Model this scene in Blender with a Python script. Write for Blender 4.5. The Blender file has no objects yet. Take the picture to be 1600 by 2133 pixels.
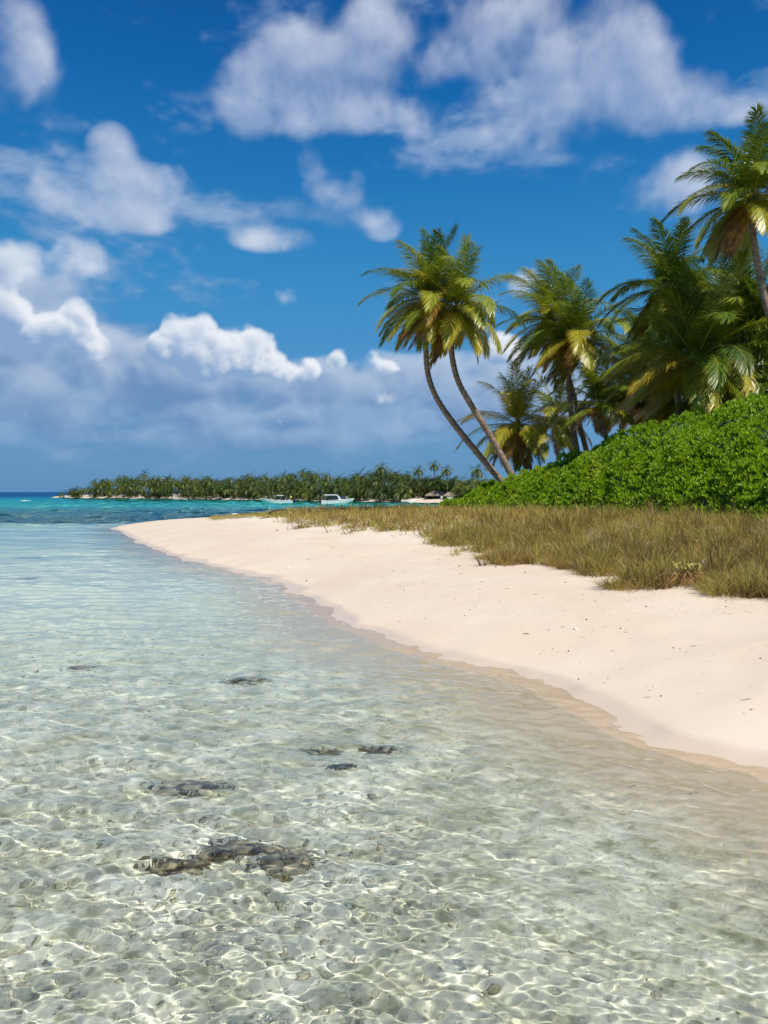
import bpy, math, random
import numpy as np
from mathutils import Vector, Matrix, noise as mnoise

sc = bpy.context.scene
C = sc.collection
R = math.radians
random.seed(11)
rng = np.random.default_rng(7)

# ------------------------------------------------------------------ camera
H = 3.0                                   # eye height above the sea
PITCH = math.atan(42.0 / 1600.0)
cam = bpy.data.objects.new('camera', bpy.data.cameras.new('camera'))
C.objects.link(cam); sc.camera = cam
cam.data.sensor_fit = 'VERTICAL'; cam.data.sensor_height = 32.0
cam.data.lens = 32.0 * 1600 / 2133
cam.data.clip_start = 0.05; cam.data.clip_end = 30000
cam.location = (0, 0, H); cam.rotation_euler = (R(90) - PITCH, 0, 0)

def ray(px, py):
    """direction through a photograph pixel, scaled so that y = 1"""
    u = (px - 800) / 1600.0; v = -(py - 1066.5) / 1600.0
    y = math.cos(PITCH) + v * math.sin(PITCH); z = -math.sin(PITCH) + v * math.cos(PITCH)
    return u / y, z / y
def P(px, py, Y):
    a, b = ray(px, py)
    return Vector((a * Y, Y, H + b * Y))
def PZ(px, py, z=0.0):
    a, b = ray(px, py)
    Y = (z - H) / b
    return Vector((a * Y, Y, z))

# ------------------------------------------------------------------ sun, sky
SUN_AZ, SUN_EL = R(148), R(56)
sun = bpy.data.objects.new('sun', bpy.data.lights.new('sun', 'SUN')); C.objects.link(sun)
sd = Vector((math.sin(SUN_AZ) * math.cos(SUN_EL), math.cos(SUN_AZ) * math.cos(SUN_EL), math.sin(SUN_EL)))
sun.rotation_euler = sd.to_track_quat('Z', 'Y').to_euler()
sun.location = (60, -30, 90)
sun.data.energy = 4.8; sun.data.angle = R(0.53); sun.data.color = (1.0, 0.94, 0.82)
sun.data.cycles.is_caustics_light = True

sc.view_settings.view_transform = 'Standard'; sc.view_settings.look = 'None'
sc.view_settings.exposure = 0.0; sc.view_settings.gamma = 1.0
sc.view_settings.use_curve_mapping = False
cy = sc.cycles
cy.max_bounces = 8; cy.diffuse_bounces = 3; cy.glossy_bounces = 3; cy.transmission_bounces = 6; cy.transparent_max_bounces = 8
cy.caustics_refractive = True; cy.caustics_reflective = True
cy.sample_clamp_indirect = 4.0; cy.sample_clamp_direct = 8.0
cy.use_denoising = True
try:
    cy.denoiser = 'OPENIMAGEDENOISE'; cy.denoising_input_passes = 'RGB_ALBEDO_NORMAL'; cy.denoising_prefilter = 'ACCURATE'
except Exception:
    pass

def s2l(r, g, b):
    f = lambda c: (c / 255 / 12.92) if c / 255 <= 0.04045 else ((c / 255 + 0.055) / 1.055) ** 2.4
    return (f(r), f(g), f(b), 1.0)

class NT:
    """small node-tree writer"""
    def __init__(s, t): s.t = t
    def n(s, kind, **kw):
        nd = s.t.nodes.new(kind)
        for k, v in kw.items(): setattr(nd, k, v)
        return nd
    def l(s, a, b): s.t.links.new(a, b)
    def put(s, sock, v):
        if isinstance(v, bpy.types.NodeSocket): s.l(v, sock)
        else: sock.default_value = v
    def math(s, op, a, b=None, c=None, clamp=False):
        nd = s.n('ShaderNodeMath', operation=op, use_clamp=clamp)
        s.put(nd.inputs[0], a)
        if b is not None: s.put(nd.inputs[1], b)
        if c is not None: s.put(nd.inputs[2], c)
        return nd.outputs[0]
    def vmath(s, op, a, b=None):
        nd = s.n('ShaderNodeVectorMath', operation=op)
        s.put(nd.inputs[0], a)
        if b is not None: s.put(nd.inputs[1], b)
        return nd.outputs['Value'] if op in ('LENGTH', 'DOT_PRODUCT', 'DISTANCE') else nd.outputs[0]
    def range(s, v, a, b, c=0.0, d=1.0, kind='SMOOTHSTEP'):
        nd = s.n('ShaderNodeMapRange', interpolation_type=kind)
        s.put(nd.inputs[0], v)
        for i, x in enumerate((a, b, c, d)): s.put(nd.inputs[1 + i], x)
        return nd.outputs[0]
    def noise(s, vec, scale, detail=4, rough=0.55, dist=0.0, dim='3D'):
        nd = s.n('ShaderNodeTexNoise', noise_dimensions=dim)
        if vec is not None: s.l(vec, nd.inputs['Vector'])
        nd.inputs['Scale'].default_value = scale; nd.inputs['Detail'].default_value = detail
        nd.inputs['Roughness'].default_value = rough; nd.inputs['Distortion'].default_value = dist
        return nd.outputs[0]
    def mix(s, f, a, b, blend='MIX'):
        nd = s.n('ShaderNodeMix', data_type='RGBA', blend_type=blend)
        s.put(nd.inputs[0], f); s.put(nd.inputs[6], a); s.put(nd.inputs[7], b)
        return nd.outputs[2]
    def ramp(s, f, stops, interp='LINEAR'):
        nd = s.n('ShaderNodeValToRGB'); s.l(f, nd.inputs[0])
        e = nd.color_ramp.elements; nd.color_ramp.interpolation = interp
        while len(e) < len(stops): e.new(0.5)
        for el, (p, c) in zip(e, stops): el.position = p; el.color = c
        return nd.outputs[0]
    def scale(s, vec, v):
        nd = s.n('ShaderNodeVectorMath', operation='MULTIPLY'); s.l(vec, nd.inputs[0]); nd.inputs[1].default_value = v
        return nd.outputs[0]

def pix_dir(px, py):
    """photograph pixel -> (azimuth, elevation)"""
    a, b = ray(px, py); n = math.sqrt(a * a + 1)
    return math.atan(a), math.atan(b / n)

def build_world():
    w = bpy.data.worlds.new('World'); sc.world = w; w.use_nodes = True
    t = w.node_tree; t.nodes.clear(); N = NT(t)
    tc = N.n('ShaderNodeTexCoord'); D = N.vmath('NORMALIZE', tc.outputs['Generated'])
    sp = N.n('ShaderNodeSeparateXYZ'); N.l(D, sp.inputs[0])
    azm = N.math('ARCTAN2', sp.outputs[0], sp.outputs[1]); elv = N.math('ARCSINE', sp.outputs[2])
    tone = N.ramp(N.range(elv, -.02, .62, 0, 1, 'LINEAR'), [
        (0, s2l(90, 140, 186)), (.05, s2l(92, 144, 190)), (.16, s2l(92, 150, 198)), (.30, s2l(70, 146, 202)), (.45, s2l(50, 138, 198)),
        (.60, s2l(28, 120, 187)), (.78, s2l(2, 100, 172)), (.95, s2l(0, 80, 150)), (1, s2l(0, 74, 142))])
    sky = N.n('ShaderNodeTexSky', sky_type='NISHITA', sun_disc=False, sun_elevation=SUN_EL, sun_rotation=SUN_AZ)
    # Background strength is 0.1: the graded tones are ten times brighter to suit it
    base = N.mix(.94, sky.outputs[0], N.vmath('MULTIPLY', tone, (10, 10, 10)))
    # scattered cumulus all round; the clouds in front of the camera are modelled below
    om = N.math('MAXIMUM', N.range(N.math('ABSOLUTE', azm), .56, .72), N.range(elv, .60, .74))
    f = N.noise(D, 3.1, 7, .58, .3)
    dens = N.math('MULTIPLY', N.math('MULTIPLY', N.range(f, .53, .68), om), N.range(elv, .03, .12))
    col = N.mix(N.math('MULTIPLY', dens, .85), base, N.mix(N.range(f, .55, .72), s2l(120, 152, 198) , s2l(214, 224, 240)))
    nd = col.node; nd.inputs[7].default_value = (0, 0, 0, 1)
    cl = N.vmath('MULTIPLY', N.mix(N.range(f, .55, .72), s2l(120, 152, 198), s2l(214, 224, 240)), (10, 10, 10)); N.l(cl, nd.inputs[7])
    bg = N.n('ShaderNodeBackground'); N.l(col, bg.inputs[0]); bg.inputs[1].default_value = 0.1
    out = N.n('ShaderNodeOutputWorld'); N.l(bg.outputs[0], out.inputs[0])
    w.cycles.sampling_method = 'MANUAL'; w.cycles.sample_map_resolution = 512
build_world()

# Clouds: puffs of vapour in a block of air, eaten into by noise, lit by marching towards the sun.
# (px, py, half width, half height, weight)
CLOUDS = [
 (25,105,66,90,.75),(75,85,40,70,.55),(15,190,56,60,.6),(50,30,40,50,.35),(100,140,36,50,.4),
 (460,215,80,50,.55),(540,205,90,80,.75),(600,150,90,90,.7),(690,110,100,100,.75),(770,100,70,110,.8),(640,230,150,60,.75),(740,210,110,80,.6),(765,30,46,60,.6),(840,65,40,70,.5),(380,192,70,24,.45),(560,270,110,40,.5),
 (960,85,60,80,.75),(1020,60,60,60,.65),(1085,120,100,110,.8),(1200,120,120,120,.9),(1130,250,170,70,.8),(1240,240,150,80,.8),(1320,150,90,100,.75),(1390,220,110,70,.8),(1490,250,80,34,.5),(1270,45,80,60,.55),(1150,25,50,50,.6),(1060,20,50,40,.5),
 (930,150,70,50,.55),(880,160,50,40,.45),(1010,300,120,40,.5),(860,270,30,60,.4),(890,335,26,50,.36),
 (235,330,50,58,.95),(200,380,70,50,.75),(255,400,70,70,.8),(310,400,60,50,.6),(365,420,50,60,.75),(340,460,80,40,.6),(88,365,22,42,.6),(120,400,56,36,.6),(160,430,70,36,.5),(230,455,140,30,.55),
 (648,345,34,36,.95),(668,385,40,36,.75),(700,410,44,30,.6),(740,395,20,36,.5),(755,440,50,36,.65),(790,475,40,34,.45),(600,440,80,30,.3),(560,500,80,34,.34),
 (35,545,60,46,.75),(60,590,80,30,.45),(165,540,50,46,.55),(180,580,50,30,.4),
 (1340,390,90,46,.5),(1420,390,60,70,.55),(1560,235,70,30,.3),(585,620,46,30,.14),
 (105,700,60,40,.66),(70,730,60,36,.58),(455,770,70,34,.66),(600,785,30,26,.62),(190,730,40,36,.58),(5,640,50,42,1.0),(50,635,24,18,.75),(165,652,36,34,1.0),(180,688,22,24,.75),(130,676,44,30,.62),(15,690,34,40,.7),
 (388,682,44,44,1.05),(420,672,26,26,.9),(352,728,40,36,.62),(420,728,50,48,.85),(470,742,44,40,.85),(540,738,44,42,1.1),(578,768,30,28,.9),(520,770,36,26,.75),(640,775,26,28,.5),(510,700,36,26,.42),
 (1055,725,40,32,.85),(1032,742,36,22,.6),(1085,590,34,40,.34),(1105,572,24,24,.30),(740,740,44,22,.42),(795,772,36,22,.40),(810,832,44,18,.52),(700,755,22,18,.38),(275,855,34,14,.45),(270,800,40,20,.40),(570,880,18,9,.38),
]
# the duller deck of cloud in the shade of others, low over the sea and behind the bright heads
GREY = [
 (110,720,110,70,.8),(60,760,110,70,.75),(200,750,90,60,.75),(20,800,110,50,.7),(170,800,150,50,.75),(300,790,110,50,.7),(330,760,60,50,.7),(390,780,110,60,.8),(470,800,130,60,.85),(560,800,100,50,.8),(640,795,70,40,.65),(250,850,160,36,.6),(80,860,120,34,.6),(440,860,160,34,.6),(620,850,130,34,.55),
 (760,790,110,50,.6),(830,830,130,50,.62),(930,790,120,50,.6),(1000,830,140,60,.7),(1060,770,90,50,.65),(1150,820,140,60,.6),(190,905,140,26,.5),(500,915,200,26,.48),(820,900,180,30,.5),(40,590,100,50,.6),(165,570,70,60,.55),(120,640,90,50,.5),(500,720,60,40,.5),(1200,860,160,50,.55),
 (60,150,60,90,.35),(600,240,170,60,.4),(1180,290,220,60,.42),(230,450,150,40,.42),(740,445,70,46,.36),(560,500,80,32,.38),(1390,400,120,70,.42),(420,195,90,30,.34),(880,270,60,80,.32),(1500,240,90,40,.4),
]
# the grey-blue layer low over the sea and thin veils higher up
VEIL = [(30,700,200,150,.8),(300,760,260,120,.8),(600,800,260,90,.7),(120,780,400,140,1.0),(470,820,360,120,1.0),(400,900,700,100,.9),(820,820,280,90,.8),(1050,810,280,110,.85),(1300,830,320,120,.8),(90,640,190,110,.5),(300,570,330,80,.25),(150,470,260,80,.16),(620,260,360,140,.34),(1150,340,420,110,.38),(560,470,260,90,.28),(1420,420,240,120,.38),(60,170,170,170,.28)]
def lerp_axis(A, n, ax):
    m = A.shape[ax]; x = np.linspace(0, m - 1.001, n); i = x.astype(int); f = x - i; f = f * f * (3 - 2 * f)
    sh = [1] * A.ndim; sh[ax] = n; f = f.reshape(sh).astype(np.float32)
    return np.take(A, i, ax) * (1 - f) + np.take(A, i + 1, ax) * f
def vnoise(shape, cell, seed):
    """smooth random field between 0 and 1, one lattice cell = `cell` samples along each axis"""
    g = np.random.default_rng(seed); cell = cell if hasattr(cell, '__len__') else [cell] * len(shape)
    A = g.random([max(2, int(s / c) + 2) for s, c in zip(shape, cell)], dtype=np.float32)
    for ax, s in enumerate(shape): A = lerp_axis(A, s, ax)
    return A
def build_sky():
    A0, A1, E0, E1 = R(-39), R(39), R(-.4), R(41)
    st = R(.15); nu, nv, nw = int((A1 - A0) / st), int((E1 - E0) / st), 36
    g = np.random.default_rng(5)
    az = A0 + (np.arange(nu) + .5) * st; el = E0 + (np.arange(nv) + .5) * st
    # fractal noise, billowed so that edges bulge outwards
    shape = (nw, nv, nu)
    fr = np.sqrt((np.fft.fftfreq(nw)[:, None, None]) ** 2 + (np.fft.fftfreq(nv)[None, :, None]) ** 2 + (np.fft.rfftfreq(nu)[None, None, :]) ** 2).astype(np.float32)
    spec = np.fft.rfftn(g.standard_normal(shape, dtype=np.float32)).astype(np.complex64)
    def band(lo, hi, beta):
        k = np.where((fr >= lo) & (fr < hi), np.maximum(fr, 1e-4) ** -beta, 0) * np.exp(-(fr / (hi * 1.2)) ** 4)
        q = np.fft.irfftn(spec * k, shape).astype(np.float32); return q / q.std()
    nz = .90 * band(.012, .05, 1.1) + .38 * (.8 - np.abs(band(.04, .11, 1.5))) * 1.4 + .20 * (.8 - np.abs(band(.10, .45, 1.7))) * 1.4
    nz /= nz.std()
    W = np.arange(nw, dtype=np.float32)[:, None, None]
    hi = sstep_(el, .11, .34)[None, :, None].astype(np.float32)          # 0 low, 1 overhead
    def deck(lst, soft):
        rho = np.zeros(shape, np.float32)
        for (px, py, rx, ry, wt) in lst:
            a, e = pix_dir(px, py); a1, _ = pix_dir(px + rx, py); _, e1 = pix_dir(px, py - ry)
            ru, rv = abs(a1 - a) / st * 1.38, abs(e1 - e) / st * 1.38; rw = max(4.0, min(15.0, .5 * (ru + rv)))
            cu, cv, cw = (a - A0) / st, (e - E0) / st, nw * .5 + g.normal() * 2.5
            u0, u1 = max(0, int(cu - ru)), min(nu, int(cu + ru) + 2); v0, v1 = max(0, int(cv - rv)), min(nv, int(cv + rv) + 2)
            if u1 <= u0 or v1 <= v0: continue
            U = (np.arange(u0, u1, dtype=np.float32) - cu) / ru; V = (np.arange(v0, v1, dtype=np.float32) - cv) / rv
            V = np.where(V < 0, V * 1.25, V)                      # flatter underneath
            d = 1 - (U[None, None] ** 2 + V[None, :, None] ** 2 + ((W - cw) / rw) ** 2)
            blk = rho[:, v0:v1, u0:u1]; np.maximum(d, 0, out=d); blk += wt * d * (1.6 - .6 * d)
        f = 1.12 * np.tanh(rho * .95) + (.27 + .06 * hi + .05 * soft) * nz * np.clip(rho * 3.5, 0, 1)
        f = f - (.44 - .20 * hi - .12 * soft)
        rho = np.clip(f * (2.6 - 2.1 * hi - 1.5 * soft * (1 - hi)), 0, 1.0) ** (1 + .35 * hi + .3 * soft) * (.60 - .45 * hi - .30 * soft * (1 - hi))
        tau = np.zeros(shape, np.float32)                           # light through the vapour
        for k in range(1, 13):
            du, dv, dw = int(round(.85 * k)), int(round(1.5 * k)), int(round(.40 * k))
            if dw >= nw: break
            tau[dw:, :nv - dv, :nu - du] += rho[:nw - dw, dv:, du:] * 1.75
        sunl = .80 * np.exp(-tau * (.62 + .35 * hi)) + .20 * np.exp(-tau * .07)
        T = np.ones((nv, nu), np.float32); L = np.zeros((nv, nu), np.float32)
        for k in range(nw):
            al = 1 - np.exp(-rho[k] * 1.15); L += T * al * sunl[k]; T *= 1 - al
        return 1 - T, L / np.maximum(1 - T, 1e-4)
    alpha, lum = deck(CLOUDS, 0.0); ga, gl_ = deck(GREY, 1.0)
    # finer sheet of air the light is carried on
    mu, mv = 660, 355
    up2 = lambda A: lerp_lin(lerp_lin(A, mv, 0), mu, 1)
    alpha, lum, ga, gl_ = up2(alpha), up2(lum), up2(ga), up2(gl_); azf = np.linspace(A0, A1, mu); elf = np.linspace(E0, E1, mv)
    fn = sum(a_ * (vnoise((mv, mu), c, 90 + i) - .5) for i, (c, a_) in enumerate(((9, .5), (4.5, .35), (2.2, .25))))
    hi = sstep_(elf, .11, .34)[:, None]
    alpha = np.clip(alpha + fn * .55 * alpha * (1 - alpha) * 2, 0, 1); lum = np.clip(lum * (1 + fn * .10), 0, 1)
    alpha *= .985 - .08 * hi; ga = np.clip(ga + fn * .5 * ga * (1 - ga), 0, 1) * .88
    # veil
    UU, VV = np.meshgrid(azf, elf); ve = np.zeros_like(UU)
    for (px, py, rx, ry, wt) in VEIL:
        a, e = pix_dir(px, py); a1, _ = pix_dir(px + rx, py); _, e1 = pix_dir(px, py - ry)
        ve += wt * np.clip(1 - np.hypot((UU - a) / abs(a1 - a), (VV - e) / abs(e1 - e)), 0, 1)
    vn = sum(a_ * (vnoise((mv, mu), (c * .45, c), 70 + i) - .5) for i, (c, a_) in enumerate(((110, 1.0), (55, .8), (28, .6), (14, .42), (7, .28), (3.5, .18))))
    va = sstep_(ve + vn * .60, .02, .60) * .92
    vl = np.clip(.42 + vn * 1.25, 0, 1)
    lin = lambda *c: np.array(s2l(*c)[:3])
    def ramp(x, stops):
        xs = [p for p, _ in stops]; cs = np.array([c for _, c in stops]); return np.stack([np.interp(x, xs, cs[:, i]) for i in range(3)], -1)
    e1_ = np.broadcast_to(elf[:, None], UU.shape)
    shade = ramp(e1_, [(0, lin(104, 146, 192)), (.15, lin(136, 167, 207)), (.25, lin(132, 164, 206)), (.6, lin(104, 138, 190))])
    lit = ramp(e1_, [(0, lin(150, 180, 212)), (.10, lin(196, 210, 228)), (.16, lin(240, 244, 249)), (.26, lin(234, 239, 247)), (.34, lin(206, 216, 234)), (.6, lin(212, 221, 238))])
    k = np.clip((lum - .24) / (.92 - .24), 0, 1)[..., None]; cloud = shade * (1 - k) + lit * k
    v0 = ramp(e1_, [(0, lin(96, 142, 188)), (.2, lin(100, 141, 192)), (.6, lin(92, 134, 192))]); v1 = ramp(e1_, [(0, lin(112, 153, 197)), (.06, lin(136, 170, 207)), (.13, lin(156, 184, 214)), (.2, lin(168, 190, 217)), (.6, lin(140, 168, 208))])
    veil = v0 * (1 - vl[..., None]) + v1 * vl[..., None]
    gk = np.clip((gl_ - .16) / .66, 0, 1)[..., None]
    g0 = ramp(e1_, [(0, lin(98, 143, 189)), (.15, lin(103, 140, 188)), (.25, lin(104, 142, 194)), (.6, lin(92, 134, 190))]); g1 = ramp(e1_, [(0, lin(110, 152, 196)), (.08, lin(150, 179, 212)), (.2, lin(194, 208, 227)), (.6, lin(160, 182, 216))])
    grey = g0 * (1 - gk) + g1 * gk
    def over(ca, aa, cb, ab): at = aa + ab * (1 - aa); return (ca * aa[..., None] + cb * (ab * (1 - aa))[..., None]) / np.maximum(at, 1e-4)[..., None], at
    col, at = over(grey, ga, veil, va * .8); col, at = over(cloud, alpha, col, at)
    edge = np.clip((A1 - np.abs(UU)) / R(5), 0, 1) * np.clip((E1 - VV) / R(5), 0, 1) * np.clip(VV / R(.5) + .6, 0, 1)
    at *= edge
    RD = 20000.0
    v = np.stack([RD * np.cos(VV) * np.sin(UU), RD * np.cos(VV) * np.cos(UU), RD * np.sin(VV) + H], -1).reshape(-1, 3)
    i = np.arange(mu * mv).reshape(mv, mu); q = np.stack([i[:-1, :-1], i[1:, :-1], i[1:, 1:], i[:-1, 1:]], -1).reshape(-1, 4)
    ok = at.reshape(-1)[q].max(1) > .002; q = q[ok]
    u, inv = np.unique(q, return_inverse=True)
    m = bpy.data.materials.new('cloud_vapour'); m.use_nodes = True; m.node_tree.nodes.clear(); N = NT(m.node_tree)
    ca = N.n('ShaderNodeAttribute', attribute_name='glow'); aa = N.n('ShaderNodeAttribute', attribute_name='cover')
    em = N.n('ShaderNodeEmission'); N.l(ca.outputs['Color'], em.inputs[0]); tr = N.n('ShaderNodeBsdfTransparent'); mx = N.n('ShaderNodeMixShader')
    N.l(aa.outputs['Fac'], mx.inputs[0]); N.l(tr.outputs[0], mx.inputs[1]); N.l(em.outputs[0], mx.inputs[2])
    o = N.n('ShaderNodeOutputMaterial'); N.l(mx.outputs[0], o.inputs[0]); m.cycles.emission_sampling = 'NONE'
    ob = mesh_np('sky', v[u], [inv.reshape(q.shape)], m, smooth=True, attr={'cover': at.reshape(-1)[u]})
    ca_ = ob.data.attributes.new('glow', 'FLOAT_COLOR', 'POINT')
    ca_.data.foreach_set('color', np.concatenate([col.reshape(-1, 3)[u], np.ones((len(u), 1))], 1).astype(np.float32).ravel())
    tag(ob, kind='structure')
def lerp_lin(A, n, ax):
    m = A.shape[ax]; x = np.linspace(0, m - 1.001, n); i = x.astype(int); f = x - i
    sh = [1] * A.ndim; sh[ax] = n; f = f.reshape(sh).astype(np.float32)
    return np.take(A, i, ax) * (1 - f) + np.take(A, i + 1, ax) * f
def sstep_(v, a, b):
    t = np.clip((v - a) / (b - a), 0, 1); return t * t * (3 - 2 * t)

# ------------------------------------------------------------------ helpers
def tag(o, label=None, cat=None, group=None, kind=None):
    if label: o['label'] = label
    if cat: o['category'] = cat
    if group: o['group'] = group
    if kind: o['kind'] = kind
    return o
def empty(name, loc, label=None, cat=None, group=None, rz=0.0):
    o = bpy.data.objects.new(name, None); C.objects.link(o); o.location = loc; o.rotation_euler.z = rz
    o.empty_display_size = .2
    return tag(o, label, cat, group)
def mesh_np(name, v, faces, mat=None, parent=None, smooth=False, attr=None, mats=None, midx=None, loc=None):
    """faces: list of integer arrays (n,3) or (n,4)"""
    v = np.asarray(v, dtype=np.float32).reshape(-1, 3)
    me = bpy.data.meshes.new(name)
    me.vertices.add(len(v)); me.vertices.foreach_set('co', v.ravel())
    idx = np.concatenate([np.asarray(f, dtype=np.int32).ravel() for f in faces])
    sizes = np.concatenate([np.full(len(f), np.asarray(f).shape[1], dtype=np.int32) for f in faces])
    start = np.concatenate([[0], np.cumsum(sizes)[:-1]]).astype(np.int32)
    me.loops.add(len(idx)); me.loops.foreach_set('vertex_index', idx)
    me.polygons.add(len(sizes)); me.polygons.foreach_set('loop_start', start)
    if attr:
        for k, a in attr.items():
            at = me.attributes.new(k, 'FLOAT', 'POINT'); at.data.foreach_set('value', np.asarray(a, dtype=np.float32))
    for m in (mats or ([mat] if mat else [])): me.materials.append(m)
    if midx is not None: me.polygons.foreach_set('material_index', np.asarray(midx, dtype=np.int32))
    me.update(calc_edges=True)
    if smooth: me.shade_smooth()
    o = bpy.data.objects.new(name, me); C.objects.link(o)
    if parent: o.parent = parent
    if loc is not None: o.location = loc
    return o
build_sky()
class MB:
    """collects simple shapes into one mesh"""
    def __init__(s): s.v = []; s.f = []
    def add(s, vs, fs):
        b = len(s.v); s.v += [tuple(x) for x in vs]; s.f += [tuple(b + i for i in f) for f in fs]
    def box(s, c, d, rz=0.0, taper=1.0, ry=0.0):
        M = Matrix.Translation(c) @ Matrix.Rotation(rz, 4, 'Z') @ Matrix.Rotation(ry, 4, 'Y')
        x, y, z = d[0] / 2, d[1] / 2, d[2] / 2; t = taper
        vs = [(-x, -y, -z), (x, -y, -z), (x, y, -z), (-x, y, -z), (-x * t, -y * t, z), (x * t, -y * t, z), (x * t, y * t, z), (-x * t, y * t, z)]
        s.add([M @ Vector(q) for q in vs], [(3, 2, 1, 0), (4, 5, 6, 7), (0, 1, 5, 4), (1, 2, 6, 5), (2, 3, 7, 6), (3, 0, 4, 7)])
    def tube(s, pts, rad, n=6, cap=True):
        pts = [Vector(p) for p in pts]; m = len(pts)
        rad = rad if hasattr(rad, '__len__') else [rad] * m
        vs = []; up = Vector((0.13, 0.21, 1)).normalized()
        for i, p in enumerate(pts):
            T = (pts[min(i + 1, m - 1)] - pts[max(i - 1, 0)]).normalized()
            A = T.cross(up); A = A.normalized() if A.length > 1e-4 else Vector((1, 0, 0)); B = T.cross(A)
            for k in range(n):
                a = 2 * math.pi * k / n; vs.append(p + (A * math.cos(a) + B * math.sin(a)) * rad[i])
        fs = [(i * n + k, i * n + (k + 1) % n, (i + 1) * n + (k + 1) % n, (i + 1) * n + k) for i in range(m - 1) for k in range(n)]
        if cap: fs += [tuple(range(n - 1, -1, -1)), tuple((m - 1) * n + k for k in range(n))]
        s.add(vs, fs)
    def loft(s, rings, closed=True, cap=True):
        n = len(rings[0]); vs = [p for r in rings for p in r]; m = len(rings)
        e = n if closed else n - 1
        fs = [(i * n + k, i * n + (k + 1) % n, (i + 1) * n + (k + 1) % n, (i + 1) * n + k) for i in range(m - 1) for k in range(e)]
        if cap: fs += [tuple(range(n - 1, -1, -1)), tuple((m - 1) * n + k for k in range(n))]
        s.add(vs, fs)
    def blob(s, c, r, seed=0, rough=.2, seg=8, rings=6):
        c = Vector(c); vs = []
        for i in range(rings + 1):
            th = math.pi * i / rings
            for k in range(seg):
                ph = 2 * math.pi * k / seg
                d = Vector((math.sin(th) * math.cos(ph), math.sin(th) * math.sin(ph), math.cos(th)))
                q = 1 + rough * mnoise.noise(d * 1.7 + Vector((seed * 7.3, seed * 3.1, 0)))
                vs.append(c + Vector((d.x * r[0], d.y * r[1], d.z * r[2])) * q)
        fs = [(i * seg + k, (i + 1) * seg + k, (i + 1) * seg + (k + 1) % seg, i * seg + (k + 1) % seg) for i in range(rings) for k in range(seg)]
        s.add(vs, fs)
    def build(s, name, mat, parent=None, smooth=False, loc=None):
        me = bpy.data.meshes.new(name); me.from_pydata(s.v, [], s.f); me.materials.append(mat); me.update()
        if smooth: me.shade_smooth()
        o = bpy.data.objects.new(name, me); C.objects.link(o)
        if parent: o.parent = parent
        if loc is not None: o.location = loc
        return o

def mat(name, rough=.6, spec=.5):
    m = bpy.data.materials.new(name); m.use_nodes = True
    N = NT(m.node_tree); b = m.node_tree.nodes['Principled BSDF']
    b.inputs['Roughness'].default_value = rough; b.inputs['Specular IOR Level'].default_value = spec
    return m, N, b
def pos(N): return N.n('ShaderNodeNewGeometry').outputs['Position']
def objco(N): return N.n('ShaderNodeTexCoord').outputs['Object']
def bump(N, b, h, strength=.3, dist=.02):
    bp = N.n('ShaderNodeBump'); N.l(h, bp.inputs['Height']); bp.inputs['Strength'].default_value = strength; bp.inputs['Distance'].default_value = dist
    N.l(bp.outputs[0], b.inputs['Normal'])
def simple(name, col, rough=.55, var=.25, scale=3.0, spec=.5, metal=0.0):
    """painted or natural surface with faint blotches and grain"""
    m, N, b = mat(name, rough, spec); o = objco(N)
    f = N.noise(o, scale, 5, .6)
    dark = tuple(c * (1 - var) for c in col[:3]) + (1,); lite = tuple(min(1, c * (1 + var * .6)) for c in col[:3]) + (1,)
    N.l(N.mix(N.range(f, .3, .7), dark, lite), b.inputs['Base Color']); b.inputs['Metallic'].default_value = metal
    bump(N, b, N.noise(o, scale * 9, 3), .15, .01)
    return m
def leaf_mat(name, c1, c2, rough=.38, trans=.35, attr=None, spec=.5, c3=None):
    """leaf: glossy skin, light shines through; c1..c2 is the leaf-to-leaf variation"""
    m, N, b = mat(name, rough, spec)
    if attr: f = N.n('ShaderNodeAttribute', attribute_name=attr).outputs['Fac']
    else: f = N.n('ShaderNodeObjectInfo').outputs['Random']
    nz = N.noise(pos(N), 1.3, 3, .6)
    f2 = N.math('MULTIPLY_ADD', N.math('SUBTRACT', nz, .5), .7, f, clamp=True)
    stops = [(0, c1 + (1,)), (1, c2 + (1,))] if c3 is None else [(0, c1 + (1,)), (.75, c2 + (1,)), (1, c3 + (1,))]
    col = N.ramp(f2, stops)
    N.l(col, b.inputs['Base Color'])
    tr = N.n('ShaderNodeBsdfTranslucent'); N.l(N.mix(.5, col, (c2[0] * 1.5, c2[1] * 1.5, c2[2], 1)), tr.inputs[0])
    mx = N.n('ShaderNodeMixShader'); mx.inputs[0].default_value = trans
    out = m.node_tree.nodes['Material Output']
    N.l(b.outputs[0], mx.inputs[1]); N.l(tr.outputs[0], mx.inputs[2]); N.l(mx.outputs[0], out.inputs[0])
    return m

# ------------------------------------------------------------------ lie of the land
def dist_poly(x, y, pts):
    """distance to an open or closed polyline and inside test for the closed polygon"""
    pts = np.asarray(pts, dtype=np.float64); x = np.asarray(x, float); y = np.asarray(y, float)
    best = np.full(x.shape, 1e9); ins = np.zeros(x.shape, bool)
    n = len(pts)
    for i in range(n):
        a = pts[i]; b = pts[(i + 1) % n]; dx, dy = b - a
        t = np.clip(((x - a[0]) * dx + (y - a[1]) * dy) / (dx * dx + dy * dy + 1e-12), 0, 1)
        best = np.minimum(best, (x - a[0] - t * dx) ** 2 + (y - a[1] - t * dy) ** 2)
        c = (a[1] > y) != (b[1] > y)
        with np.errstate(divide='ignore', invalid='ignore'):
            ins ^= c & (x < dx * (y - a[1]) / (dy if dy != 0 else 1e-12) + a[0])
    d = np.sqrt(best)
    return np.where(ins, d, -d)
def sstep(v, a, b):
    t = np.clip((v - a) / (b - a), 0, 1); return t * t * (3 - 2 * t)
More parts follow.
